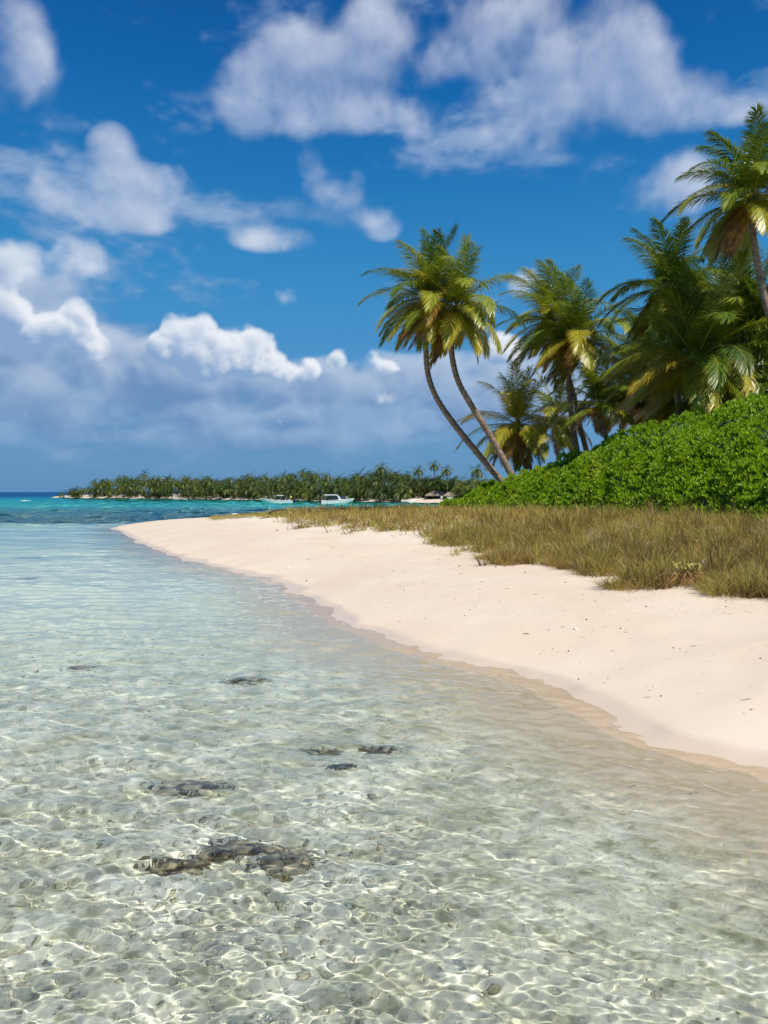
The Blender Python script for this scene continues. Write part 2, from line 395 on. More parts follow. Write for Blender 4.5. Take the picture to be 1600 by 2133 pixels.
SINES = [(rng.normal(size=2), rng.random() * 6.28) for _ in range(24)]
def wob(x, y, lam, k=6, off=0):
    """cheap smooth noise of about unit size"""
    z = np.zeros_like(np.asarray(x, float))
    for i in range(k):
        v, p = SINES[(i + off) % 24]; s = 2 * math.pi / lam * (.6 + .14 * i)
        v = v / np.hypot(*v)
        z = z + np.sin((x * v[0] + y * v[1]) * s + p + 1.3 * np.sin((x * v[1] - y * v[0]) * s * .43 + 2 * p))
    return z / math.sqrt(k / 2)

front_px = [(232, 1099), (262, 1112), (285, 1128), (330, 1146), (380, 1162), (430, 1175), (500, 1192), (570, 1206), (615, 1222), (632, 1243), (680, 1270), (725, 1297), (800, 1326), (870, 1350), (935, 1370), (1000, 1387), (1080, 1406), (1160, 1430), (1190, 1449), (1290, 1490), (1360, 1528), (1440, 1555), (1520, 1574), (1600, 1592)]
front = [tuple(PZ(*q)[:2]) for q in front_px]
SHORE = front + [(5.6, 5.6), (7.2, 2), (9.5, -6), (16, -25), (70, -70), (160, -70), (160, 130), (75, 126), (36, 116), (18, 108), (6, 100), (-4, 91), (-12, 82), (-18, 74), (-21.5, 68)]
BP0 = np.array([12.5, 25.0]); BU = np.array([-.2364, .9717]); BN = np.array([.9717, .2364])
def bush_st(x, y):
    return (x - BP0[0]) * BN[0] + (y - BP0[1]) * BN[1], (x - BP0[0]) * BU[0] + (y - BP0[1]) * BU[1]
def ground(x, y, detail=True):
    x = np.asarray(x, float); y = np.asarray(y, float)
    d = dist_poly(x, y, SHORE)
    if detail: d = d + .05 * wob(x, y, 2.4, 6) * np.exp(-np.abs(d) / .7) * np.clip(y / 12, .4, 2) + .03 * wob(x, y, .8, 6, 8) * np.exp(-np.abs(d) / .35)
    dp = np.maximum(d, 0); e = np.maximum(-d, 0)
    z = 1.0 * (1 - np.exp(-dp / 4.0))
    A = np.interp(y, [0, 28, 52, 68, 82], [1.05, 1.05, .60, .42, 0.10])
    z = z + A * sstep(dp, 7, 16)
    s, t = bush_st(x, y)
    z = z + 2.0 * sstep(s, 0, 9) * (1 - sstep(t, 10, 33))
    r = np.hypot(x, y)
    z = z - .33 * (1 - np.exp(-e / 3.2)) - .006 * e * (e > 0) * np.clip(1 - e / 30, 0, 1)
    z = z - sstep(e, 1, 10) * (sstep(r, 76, 88) * .8 + sstep(r, 95, 150) * 1.2 + sstep(r, 380, 700) * 12)
    if detail:
        z = z + np.where(d > 0, .006, .028) * wob(x, y, 1.1, 6, 5) * sstep(np.abs(d), .3, 2.5) + np.where(d > 0, .010, .03) * wob(x, y, 4.5, 5, 9) * sstep(np.abs(d), 1, 4)
    return z
def gz(x, y): return float(ground(np.array([x]), np.array([y]))[0])
def hit(px, py):
    """where the ray through a pixel meets the ground"""
    a, b = ray(px, py); Y = np.linspace(2.5, 110, 8000)
    g = ground(a * Y, Y); k = np.argmax(H + b * Y < g)
    while (k == 0 or g[k] < .12) and py < 1130:           # just over the crest of the sand: look a little lower
        py += .7; a, b = ray(px, py); g = ground(a * Y, Y); k = np.argmax(H + b * Y < g)
    return Vector((a * Y[k], Y[k], g[k]))

def polar(rs, th, f):
    rr, tt = np.meshgrid(rs, th, indexing='ij'); x = rr * np.sin(tt); y = rr * np.cos(tt)
    z = f(x, y); n, m = x.shape
    i = np.arange(n * m).reshape(n, m)
    q = np.stack([i[:-1, :-1], i[:-1, 1:], i[1:, 1:], i[1:, :-1]], -1).reshape(-1, 4)
    return np.stack([x, y, z], -1).reshape(-1, 3), q
def geo(a, b, k): return a * np.exp(np.linspace(0, math.log(b / a), int(math.log(b / a) / k) + 2))

# sand, above and below the water line
def sand_material():
    m, N, b = mat('sand', .95, .3); p = pos(N)
    sp = N.n('ShaderNodeSeparateXYZ'); N.l(p, sp.inputs[0]); z = sp.outputs[2]
    big = N.noise(p, .35, 4, .6); mid = N.noise(p, 2.2, 5, .6); fine = N.noise(p, 60, 4, .7); vfine = N.noise(p, 260, 2, .7)
    dry = N.mix(N.range(big, .3, .7), (.71, .575, .445, 1), (.75, .63, .50, 1))
    dry = N.mix(N.math('MULTIPLY', N.range(z, .75, 1.0), .6), dry, (.80, .71, .575, 1))      # bleached loose sand at the top
    dry = N.mix(N.math('MULTIPLY', N.range(fine, .55, .75), .25), dry, (.55, .44, .32, 1))
    sp1 = N.range(N.noise(N.scale(p, (11, 19, 11)), 1, 3, .65), .60, .66); sp2 = N.range(N.noise(p, .9, 3, .6), .46, .60)
    dry = N.mix(N.math('MULTIPLY', N.math('MULTIPLY', sp1, sp2), N.range(z, .25, .85, .15, .8)), dry, (.26, .19, .12, 1))      # crumbs of leaf and weed
    # wet by the last wave
    edge = N.math('MULTIPLY_ADD', N.math('SUBTRACT', N.noise(p, .55, 3, .5), .5), .16, z)
    wet = N.range(edge, .035, .10, 1.0, 0.0)
    wetc = N.mix(.5, (.70, .565, .445, 1), (.64, .52, .41, 1))
    col = N.mix(wet, dry, wetc)
    # under the water: pale sand with rubble, algae films and darker patches
    mott = N.noise(p, 1.4, 6, .62, .6); mott2 = N.noise(p, 5.5, 5, .65, .4); patch = N.noise(p, .5, 5, .6, .5)
    sub = N.mix(N.range(mott, .35, .66), (.81, .79, .70, 1), (.49, .48, .39, 1))
    sub = N.mix(N.math('MULTIPLY', N.range(mott2, .50, .66), .66), sub, (.27, .27, .16, 1))
    sub = N.mix(N.math('MULTIPLY', N.range(N.noise(p, 17, 4, .65, .5), .54, .64), .55), sub, (.30, .29, .17, 1))
    sub = N.mix(N.math('MULTIPLY', N.range(patch, .60, .74), .6), sub, (.20, .19, .13, 1))
    sub = N.mix(N.math('MULTIPLY', N.range(mott2, .26, .40, 1, 0), .6), sub, (.72, .68, .57, 1))
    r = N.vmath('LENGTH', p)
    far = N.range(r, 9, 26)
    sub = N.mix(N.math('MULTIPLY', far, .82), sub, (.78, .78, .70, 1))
    # seagrass meadow off the spit
    st = N.scale(p, (.010, .05, 1)); sg = N.noise(st, 1.0, 5, .6, .3)
    band = N.math('MULTIPLY', N.range(N.math('MULTIPLY_ADD', N.math('SUBTRACT', sg, .5), 14, r), 76, 80), N.range(N.math('MULTIPLY_ADD', N.math('SUBTRACT', sg, .5), 120, r), 105, 175, 1, 0))
    sub = N.mix(N.math('MULTIPLY', band, .93), sub, (.045, .05, .025, 1))
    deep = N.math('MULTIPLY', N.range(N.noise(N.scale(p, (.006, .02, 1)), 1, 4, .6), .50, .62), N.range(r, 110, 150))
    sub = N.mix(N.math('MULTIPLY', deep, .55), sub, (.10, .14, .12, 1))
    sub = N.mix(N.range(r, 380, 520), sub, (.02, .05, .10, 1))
    inshore = N.n('ShaderNodeAttribute', attribute_name='inshore').outputs['Fac']
    uw = N.range(N.math('MULTIPLY_ADD', N.math('SUBTRACT', N.noise(p, .8, 4, .6), .5), 1.6, inshore), -3.2, -.6, 1, 0)
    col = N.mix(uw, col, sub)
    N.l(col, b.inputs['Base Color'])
    N.l(N.math('SUBTRACT', .95, N.math('MULTIPLY', N.math('MULTIPLY', wet, N.math('SUBTRACT', 1.0, uw)), .62)), b.inputs['Roughness'])
    h = N.math('MULTIPLY_ADD', fine, .5, N.math('MULTIPLY_ADD', mid, 2.0, N.math('MULTIPLY', vfine, .25)))
    dryk = N.range(edge, .06, .5, .04, 1.0)
    bump(N, b, N.math('MULTIPLY', h, dryk), .5, .02)
    return m
M_SAND = sand_material()
th_f = np.concatenate([np.linspace(-math.pi, -.80, 46)[:-1], np.linspace(-.80, .80, 200), np.linspace(.80, math.pi, 46)[1:]])
rs = np.concatenate([geo(.6, 130, .012), geo(131, 9000, .05)])
v, q = polar(rs, th_f, ground)
qz = v[q].mean(1)[:, 2]; qr = np.hypot(v[q].mean(1)[:, 0], v[q].mean(1)[:, 1])
up = (qz > -.10) & (qr < 260)
def submesh(name, v, q, keep):
    f = q[keep]; u, inv = np.unique(f, return_inverse=True)
    return mesh_np(name, v[u], [inv.reshape(f.shape)], M_SAND, smooth=True, attr={'inshore': np.clip(dist_poly(v[u][:, 0], v[u][:, 1], SHORE), -50, 50)})
beach = tag(submesh('beach', v, q, up), kind='structure')
seabed = tag(submesh('seabed', v, q, ~up), kind='structure')
beach.cycles.is_caustics_receiver = True; seabed.cycles.is_caustics_receiver = True

# the water surface: one rippled sheet out to the horizon
WV = []
for i in range(130):
    lam = .058 * (8.0 / .058) ** (i / 129.0) * (1 + .1 * rng.normal()); a = R(80) + rng.normal() * (.62 if lam < 1.2 else .5)
    WV.append((math.cos(a) * 2 * math.pi / lam, math.sin(a) * 2 * math.pi / lam, rng.random() * 6.28, lam))
KTH = .0035
def waves(x, y):
    r = np.hypot(x, y); z = np.zeros_like(x)
    calm = np.clip(.25 + (r - 66) / 14 * 1.1, .25, 1.5)
    d = dist_poly(x, y, SHORE); sh = np.clip(.60 + np.abs(d) / 3.0, .6, 1)
    for kx, ky, p, lam in WV:
        fade = np.clip((lam / (r * np.where(r < 15, KTH, .0055)) - 1.7) / 1.6, 0, 1)
        A = lam * (.0036 if lam < .16 else .0039 if lam < .4 else .0034 if lam < .9 else .0046 * calm)
        if lam > 2.5: A = A * .75
        z = z + A * fade * np.sin(kx * x + ky * y + p + .35 * np.sin(.7 * kx * y - .7 * ky * x + p))
    return z * sh
th_w = np.concatenate([np.linspace(-math.pi, -.66, 22)[:-1], np.arange(-.66, .66, KTH), np.linspace(.66, math.pi, 22)])
rs_w = np.concatenate([geo(.5, 2.6, .03)[:-1], geo(2.6, 15, KTH)[:-1], geo(15, 45, .0062)[:-1], geo(45, 420, .010), geo(422, 12000, .06)])
v, q = polar(rs_w, th_w, waves)
dc = dist_poly(v[q].mean(1)[:, 0], v[q].mean(1)[:, 1], SHORE)
q = q[dc < 2.0]                       # no water under the dry land
mW = bpy.data.materials.new('sea_water'); mW.use_nodes = True; t = mW.node_tree; t.nodes.clear(); N = NT(t)
p = pos(N); r = N.vmath('LENGTH', p)
tint = N.ramp(N.math('DIVIDE', r, 600.0), [(0, (.955, .985, .965, 1)), (.05, (.91, .98, .95, 1)), (.118, (.84, .975, .94, 1)), (.135, (.50, .72, .70, 1)), (.17, (.46, .76, .76, 1)), (.30, (.25, .80, .77, 1)), (.60, (.18, .76, .76, 1)), (.85, (.20, .55, .72, 1)), (1, (.15, .42, .62, 1))])
gl = N.n('ShaderNodeBsdfGlass'); gl.inputs['IOR'].default_value = 1.33; gl.inputs['Roughness'].default_value = 0.0
N.l(tint, gl.inputs['Color'])
out = N.n('ShaderNodeOutputMaterial'); N.l(gl.outputs[0], out.inputs[0])
gq = ground(v[q].mean(1)[:, 0], v[q].mean(1)[:, 1]); thin = gq > -.048
u, inv = np.unique(q[~thin], return_inverse=True)
sea = tag(mesh_np('sea', v[u], [inv.reshape(-1, 4)], mW, smooth=True), kind='structure')
# the last film of water running up the sand is clear enough to see straight through
mF = bpy.data.materials.new('water_film'); mF.use_nodes = True; mF.node_tree.nodes.clear(); N = NT(mF.node_tree)
fr_ = N.n('ShaderNodeFresnel'); fr_.inputs[0].default_value = 1.33
trn = N.n('ShaderNodeBsdfTransparent'); trn.inputs[0].default_value = (.885, .89, .875, 1)
gls = N.n('ShaderNodeBsdfGlossy'); gls.inputs['Roughness'].default_value = .04
fm = N.n('ShaderNodeMixShader'); N.l(fr_.outputs[0], fm.inputs[0]); N.l(trn.outputs[0], fm.inputs[1]); N.l(gls.outputs[0], fm.inputs[2])
out = N.n('ShaderNodeOutputMaterial'); N.l(fm.outputs[0], out.inputs[0])
u, inv = np.unique(q[thin], return_inverse=True)
tag(mesh_np('water_edge', v[u], [inv.reshape(-1, 4)], mF, smooth=True), kind='structure')
sea.cycles.is_caustics_caster = True

# ------------------------------------------------------------------ coconut palms
def palm_leaf_material(name, trans, rough, k=1.0):
    m, N, b = mat(name, rough, .55)
    at = N.n('ShaderNodeAttribute', attribute_name='tone').outputs['Fac']
    nz = N.noise(pos(N), .9, 3, .6)
    f = N.math('MULTIPLY_ADD', N.math('SUBTRACT', nz, .5), .30, at, clamp=True)
    col = N.ramp(f, [(0, (.030, .075, .012, 1)), (.25, (.095, .170, .016, 1)), (.46, (.30, .36, .028, 1)), (.70, (.50, .40, .04, 1)), (.86, (.36, .20, .04, 1)), (1, (.13, .075, .035, 1))])
    col = N.mix(1.0, col, (k, k * .97, k, 1), 'MULTIPLY'); N.l(col, b.inputs['Base Color'])
    tr = N.n('ShaderNodeBsdfTranslucent'); N.l(N.mix(1.0, col, (1.5, 1.45, .8, 1), 'MULTIPLY'), tr.inputs[0])
    mx = N.n('ShaderNodeMixShader'); mx.inputs[0].default_value = trans
    N.l(b.outputs[0], mx.inputs[1]); N.l(tr.outputs[0], mx.inputs[2]); N.l(mx.outputs[0], m.node_tree.nodes['Material Output'].inputs[0])
    return m
M_PALM = palm_leaf_material('palm_leaf', .27, .33)
M_FARPALM = palm_leaf_material('far_palm_leaf', .18, .5, .66)
def bark_material():
    m, N, b = mat('palm_bark', .9, .25); o = pos(N)
    st = N.scale(o, (1, 1, 7)); f = N.noise(st, 1.6, 5, .65); g = N.noise(o, 2.0, 4, .6); h = N.noise(N.scale(o, (3, 3, 14)), 3, 4, .7)
    c = N.mix(N.range(f, .38, .66), (.32, .25, .19, 1), (.15, .115, .09, 1))
    c = N.mix(N.math('MULTIPLY', N.range(g, .55, .72), .6), c, (.40, .34, .28, 1))
    c = N.mix(N.math('MULTIPLY', N.range(h, .58, .7), .7), c, (.07, .05, .04, 1))
    N.l(c, b.inputs['Base Color']); bump(N, b, N.math('ADD', f, h), .6, .03)
    return m
M_BARK = bark_material()
M_NUT = simple('coconut_husk', (.20, .17, .05), .5, .4, 4)
M_FIBRE = simple('crown_fibre', (.12, .075, .04), .95, .5, 6)
WIND = np.array([-1.0, -.12, .05])

def frond_geo(L, el, az, grav, wind, npair, leafL, leafW, hang, tone, rg, fine=True, tip_dry=0.0):
    n = 15; d = np.array([math.cos(el) * math.cos(az), math.cos(el) * math.sin(az), math.sin(el)])
    pts = [np.zeros(3)]; tans = [d.copy()]
    st = L / (n - 1)
    for i in range(1, n):
        t = i / (n - 1)
        d = d + np.array([0, 0, -1.0]) * grav * (.25 + t * 1.3) / (n - 1) + WIND * wind * (t ** 1.3) / (n - 1) * 2
        d = d / np.linalg.norm(d); pts.append(pts[-1] + d * st); tans.append(d.copy())
    pts = np.array(pts); tans = np.array(tans); V = []; F4 = []; F3 = []; tn = []
    rad = np.array([math.cos(az), math.sin(az), 0.0])
    def interp(t, A):
        x = t * (n - 1); i = np.clip(x.astype(int), 0, n - 2); f = (x - i)[:, None]
        return A[i] * (1 - f) + A[i + 1] * f
    base = 0
    if fine:            # midrib
        for k in range(n):
            T = tans[k]; S = np.cross(T, [0, 0, 1]); S /= (np.linalg.norm(S) + 1e-6); U = np.cross(S, T)
            w = (.055 * (1 - k / (n - 1)) ** .8 + .007) * (1.5 if k == 0 else 1)
            for s_, u_ in ((-1, .3), (1, .3), (0, -.8)): V.append(pts[k] + (S * s_ + U * u_) * w); tn.append(min(1, max(tone + .16, .52)))
        for k in range(n - 1):
            for j in range(3):
                F4.append((k * 3 + j, k * 3 + (j + 1) % 3, (k + 1) * 3 + (j + 1) % 3, (k + 1) * 3 + j))
        base = n * 3
    t = np.linspace(.13, .992, npair); m = npair
    V2 = []; T2 = []
    for side in (-1, 1):
        tt = np.clip(t + rg.normal(size=m) * .004, 0, 1)
        p = interp(tt, pts); T = interp(tt, tans); T /= np.linalg.norm(T, axis=1)[:, None]
        Z = np.array([0, 0, 1.0]); U = Z - T * (T @ Z)[:, None] + 1e-3 * rad; U /= np.linalg.norm(U, axis=1)[:, None]
        S = np.cross(T, U) * side
        A = np.radians(30 + 40 * tt ** 1.5 + rg.normal(size=m) * 5)
        D = S * np.cos(A)[:, None] + T * np.sin(A)[:, None] + U * (.30 * (1 - tt) + .08 + rg.normal(size=m) * .06)[:, None]
        D /= np.linalg.norm(D, axis=1)[:, None]
        ln = leafL * (.30 + .78 * np.sin(np.pi * np.clip(tt * .83 + .13, 0, 1)) ** .8) * (1 + rg.normal(size=m) * .06)
        k = 2 if fine else 1
        q = p.copy(); Dc = D.copy(); hg = hang * (1 + rg.normal(size=m) * .25)
        W = T - D * (np.sum(T * D, 1))[:, None]; W /= (np.linalg.norm(W, axis=1)[:, None] + 1e-6)
        rings = [(q, .55)]
        for j in range(k):
            Dc = Dc + np.array([0, 0, -1.0]) * (hg * (.5 if k == 2 else .5))[:, None] + WIND * (wind * .5)
            Dc /= np.linalg.norm(Dc, axis=1)[:, None]; q = q + Dc * (ln / k)[:, None]; rings.append((q, (1.0, 0)[j] if k == 2 else 0))
        tl = np.clip(tone + rg.normal(size=m) * .05 + tip_dry * .25 * tt, 0, 1)
        vs = []; tv = []
        for j, (qq, wf) in enumerate(rings):
            if j < len(rings) - 1:
                vs += [qq - W * (leafW * wf * .5), qq + W * (leafW * wf * .5)]; tv += [tl + .05 * j * tip_dry] * 2
            else: vs.append(qq); tv.append(np.clip(tl + .12 + .3 * tip_dry, 0, 1))
        nv = len(vs); VV = np.stack(vs, 1).reshape(-1, 3); TV = np.stack(tv, 1).ravel()
        o = base + np.arange(m)[:, None] * nv
        if fine:
            F4 += [tuple(x) for x in (o + np.array([0, 1, 3, 2]))]
            F3 += [tuple(x) for x in (o + np.array([2, 3, 4]))]
        else: F3 += [tuple(x) for x in (o + np.array([0, 1, 2]))]
        base += m * nv; V2.append(VV); T2.append(TV)
    Vall = np.concatenate(([np.array(V)] if V else []) + V2); Tall = np.concatenate(([np.array(tn)] if tn else []) + T2)
    return Vall, np.array(F4).reshape(-1, 4), np.array(F3).reshape(-1, 3), Tall

def curve_pts(ctrl, n):
    """Catmull-Rom through control points"""
    c = [Vector(x) for x in ctrl]; c = [c[0] * 2 - c[1]] + c + [c[-1] * 2 - c[-2]]; out = []
    m = len(c) - 3
    for i in range(n):
        u = i / (n - 1) * m; k = min(int(u), m - 1); f = u - k; a, b, d, e = c[k:k + 4]
        out.append(.5 * (2 * b + (d - a) * f + (2 * a - 5 * b + 4 * d - e) * f * f + (3 * b - a - 3 * d + e) * f ** 3))
    return out
def trunk_mesh(ctrl, r0, r1, root, swell=.5):
    n = 90; pts = curve_pts(ctrl, n); L = sum((pts[i + 1] - pts[i]).length for i in range(n - 1)); o = pts[0]
    rr = random.Random(int(abs(o.x * 977 + o.z * 31)))
    rad = [(r0 + (r1 - r0) * (i / (n - 1))) * (1 + swell * math.exp(-i / (n - 1) * L / .7)) * (1 + .045 * (1 if i % 2 else -1) + .03 * rr.uniform(-1, 1)) for i in range(n)]
    b = MB(); b.tube([p - root.location for p in pts], rad, 10); return b.build('trunk', M_BARK, root, True), pts[-1]

def palm(label, ctrl, n=26, L=4.3, wind=.32, tone=.30, r0=.20, r1=.13, seed=1, group=None, nuts=6, azc=None, lo=-55, hi=80, shape=1.0, gold=2, name='coconut_palm'):
    rg = np.random.default_rng(seed)
    root = empty(name, ctrl[0], label, 'palm tree', group)
    _, top = trunk_mesh(ctrl, r0, r1, root)
    top = top - root.location
    for i in range(n):
        age = i / (n - 1)
        el = R(hi - (hi - lo) * age ** shape + rg.normal() * 6); az = i * 2.39996 + rg.normal() * .25 + seed
        if azc is not None and age > .12:            # crowns that have room on one side only
            az = azc[0] + (az % (2 * math.pi) - math.pi) / math.pi * azc[1]
        l = 1.0 * L * (.72 + .38 * math.sin(math.pi * min(1, age * .8 + .22))) * (1 + rg.normal() * .06)
        tn = tone + .03 + .13 * age + rg.normal() * .10
        dry = 0.0
        if i >= n - gold: tn = .60 + rg.random() * .16; dry = 1.0
        elif age > .62: tn += .10
        g = .85 + .80 * math.sin(math.pi * min(1, age * 1.05)) + .15 * rg.normal()
        V, F4, F3, T = frond_geo(l, el, az, g, wind * (.8 + .4 * rg.random()), 118, L * .25, .048, .72 + .20 * age, tn, rg, True, dry)
        mesh_np('frond', V, [F4, F3], M_PALM, root, False, {'tone': T}, loc=top)
    b = MB()
    for k in range(9):
        a = k * 2.4; d = Vector((math.cos(a), math.sin(a), 0)); z = rg.uniform(-.5, .1)
        b.tube([top + d * .08 + Vector((0, 0, z - .35)), top + d * .17 + Vector((0, 0, z)), top + d * .26 + Vector((0, 0, z + .3))], [.07, .085, .03], 5)
    b.build('leaf_sheath', M_FIBRE, root, True)
    nm = None
    for k in range(nuts):
        a = k * 2.4 + seed; d = Vector((math.cos(a), math.sin(a), 0)) * rg.uniform(.22, .36) + Vector((0, 0, rg.uniform(-.55, -.15)))
        if nm is None:
            bb = MB(); bb.blob((0, 0, 0), (.11, .11, .14), seed, .1); c = bb.build('coconut', M_NUT, root, True); nm = c.data
        else: c = bpy.data.objects.new('coconut', nm); C.objects.link(c); c.parent = root
        c.location = top + d; c.rotation_euler = (rg.uniform(-.5, .5), rg.uniform(-.5, .5), 0)
    return root
def px_trunk(pts, Y, dy=0.0):
    n = len(pts)
    return [P(px, py, Y + dy * i / (n - 1)) for i, (px, py) in enumerate(pts)]
def buried(tr, drop=1.6):
    """carry the trunk on down to the ground behind the leaves"""
    a, b = tr[0], tr[1]; d = (a - b).normalized(); g = gz(a.x, a.y)
    k = max(.3, (a.z - g + .15)) / max(.3, -d.z)
    return [a + d * k] + tr

tw = 'palms along the dune'  # low tones below put the shade of the grove into the leaf colour
palm('left palm of the leaning pair, its curved bare trunk sweeping out over the beach', buried(px_trunk([(1060, 1018), (1030, 985), (990, 938), (945, 882), (908, 826), (890, 770), (888, 700), (894, 625)], 52.5, -1)), 31, 4.6, .30, .32, .25, .16, 3, tw, 4, gold=2, lo=-46)
palm('right palm of the leaning pair, with brown coconuts at the heart of its crown', buried(px_trunk([(1080, 1018), (1050, 960), (1012, 892), (978, 838), (953, 790), (941, 735), (943, 690), (950, 645)], 51.5, -1)), 31, 4.6, .28, .32, .25, .16, 12, tw, 9, gold=2, lo=-46)
palm('short palm with golden hanging fronds just right of the leaning pair', buried(px_trunk([(1098, 985), (1085, 940), (1077, 885)], 60)), 31, 4.9, .22, .36, .2, .14, 21, tw, 3, gold=5)
palm('palm with straight pale trunk and full round crown standing behind the hedge', buried(px_trunk([(1203, 945), (1194, 890), (1187, 830), (1186, 770), (1203, 700)], 57)), 34, 5.0, .36, .30, .23, .16, 33, tw, 5, gold=4)
palm('windblown palm crown behind the round one, its upper fronds against a small cloud', buried(px_trunk([(1222, 940), (1208, 885), (1195, 820), (1170, 740), (1150, 668)], 60)), 31, 4.8, .42, .34, .22, .15, 41, tw, 0)
palm('palm with open feathery crown in blue sky, between the round crown and the tallest palm', buried(px_trunk([(1420, 930), (1412, 830), (1400, 720), (1393, 600)], 46)), 31, 4.1, .30, .22, .22, .15, 52, tw, 3, gold=2)
palm('large low palm with long fronds sweeping left over the green hedge', buried(px_trunk([(1470, 890), (1462, 830), (1450, 752)], 41)), 37, 5.4, .40, .27, .26, .2, 61, tw, 0, gold=1, lo=-35)
palm('tallest palm, bare pale trunk below a dark crown at the right edge', buried(px_trunk([(1665, 800), (1628, 720), (1598, 640), (1580, 560), (1568, 480), (1566, 415)], 38)), 34, 4.0, .22, .24, .21, .14, 74, tw, 8, gold=5)
palm('palm toned dark for the shade under the tallest palm', buried(px_trunk([(1585, 880), (1568, 800), (1556, 700)], 45)), 35, 5.4, .30, .16, .24, .18, 83, tw, 0, gold=2, lo=-40)  # darker leaf tone painted in for the shade here
palm('half hidden palm with a short grey trunk rising from the hedge beside the low one', buried(px_trunk([(1272, 945), (1258, 893), (1248, 845)], 55)), 22, 3.8, .34, .30, .22, .16, 95, tw, 0, gold=3, lo=-25)
palm('small distant palm glimpsed between the short golden one and the pale straight trunk', buried(px_trunk([(1163, 960), (1160, 910), (1157, 868)], 70)), 27, 4.4, .30, .34, .2, .14, 101, tw, 0, gold=3)
palm('shaded palm at the far right behind the crest of the hedge', buried(px_trunk([(1660, 900), (1650, 820), (1640, 735)], 44)), 33, 5.6, .30, .18, .24, .18, 113, tw, 0, gold=3, lo=-45)  # its shade is put into the leaf tone
palm('dark palm in the gap behind the feathery crown and the low palm', buried(px_trunk([(1360, 960), (1352, 860), (1345, 770)], 56)), 31, 5.0, .34, .18, .22, .16, 121, tw, 0, gold=2)  # dark by leaf tone, painted for the shade at the back
palm('low spreading palm at the foot of the feathery one, behind the hedge crest', buried(px_trunk([(1420, 960), (1412, 900), (1405, 835)], 52)), 28, 4.4, .30, .16, .24, .18, 147, tw, 0, gold=2, lo=-50)  # low leaf tone stands in for shade under the crowns
palm('dark palm at the right edge just above the top of the hedge', buried(px_trunk([(1596, 900), (1590, 850), (1582, 775)], 43)), 30, 5.2, .30, .10, .24, .18, 153, tw, 0, gold=2, lo=-50)  # darkest leaf tone, shade painted into the fronds
palm('deeply shaded palm behind the low one that sweeps over the hedge', buried(px_trunk([(1530, 900), (1525, 850), (1520, 760)], 50)), 30, 6.0, .30, .10, .24, .18, 161, tw, 0, gold=1, lo=-60)  # deep shade painted as the darkest leaf tone
palm('palm in the gap between round crown and feathery crown, low on the hedge line', buried(px_trunk([(1332, 950), (1330, 890), (1325, 800)], 64)), 28, 5.6, .30, .14, .24, .18, 172, tw, 0, gold=3, lo=-60)  # shade of the grove put into its leaf tone
palm('dim palm deep in the grove above the middle of the hedge', buried(px_trunk([(1500, 900), (1500, 800), (1490, 690)], 56)), 33, 6.0, .30, .14, .24, .18, 135, tw, 0, gold=2, lo=-60)  # dimness inside the grove painted by a low leaf tone

# ------------------------------------------------------------------ green hedge of sea lettuce on the dune
CREST_T = [-30, 0, 6, 12, 18, 22.5, 27, 30.5, 33, 35]
CREST_Z = [6.6, 6.8, 6.8, 6.65, 5.65, 5.05, 4.45, 3.75, 2.9, 2.0]
def hedge_top(s, t):
    p = BP0 + np.stack([s], -1) * BN + np.stack([t], -1) * BU
    g = ground(p[..., 0], p[..., 1], False)
    cz = np.interp(t, CREST_T, CREST_Z) * 1.03
    front = s + .15 * wob(t, t * .3, 5.0, 5, 3)
    k = 1 - np.exp(-np.maximum(front, 0) / 2.7)
    base = np.minimum(g + .5, cz)
    end = np.sqrt(np.clip(1 - np.clip((t - 29.5) / 5.5, 0, 1) ** 2, 0, 1))
    z = base + (cz - base) * k * end
    z = z + (.26 * wob(s, t, 2.6, 6, 2) + .13 * wob(s, t, .9, 5, 11)) * np.clip(front + .3, 0, 1)
    low = np.clip((front + .35) / .45, 0, 1) * np.clip(end * 2.2, 0, 1)
    return g - .15 + (z - g + .15) * low, p
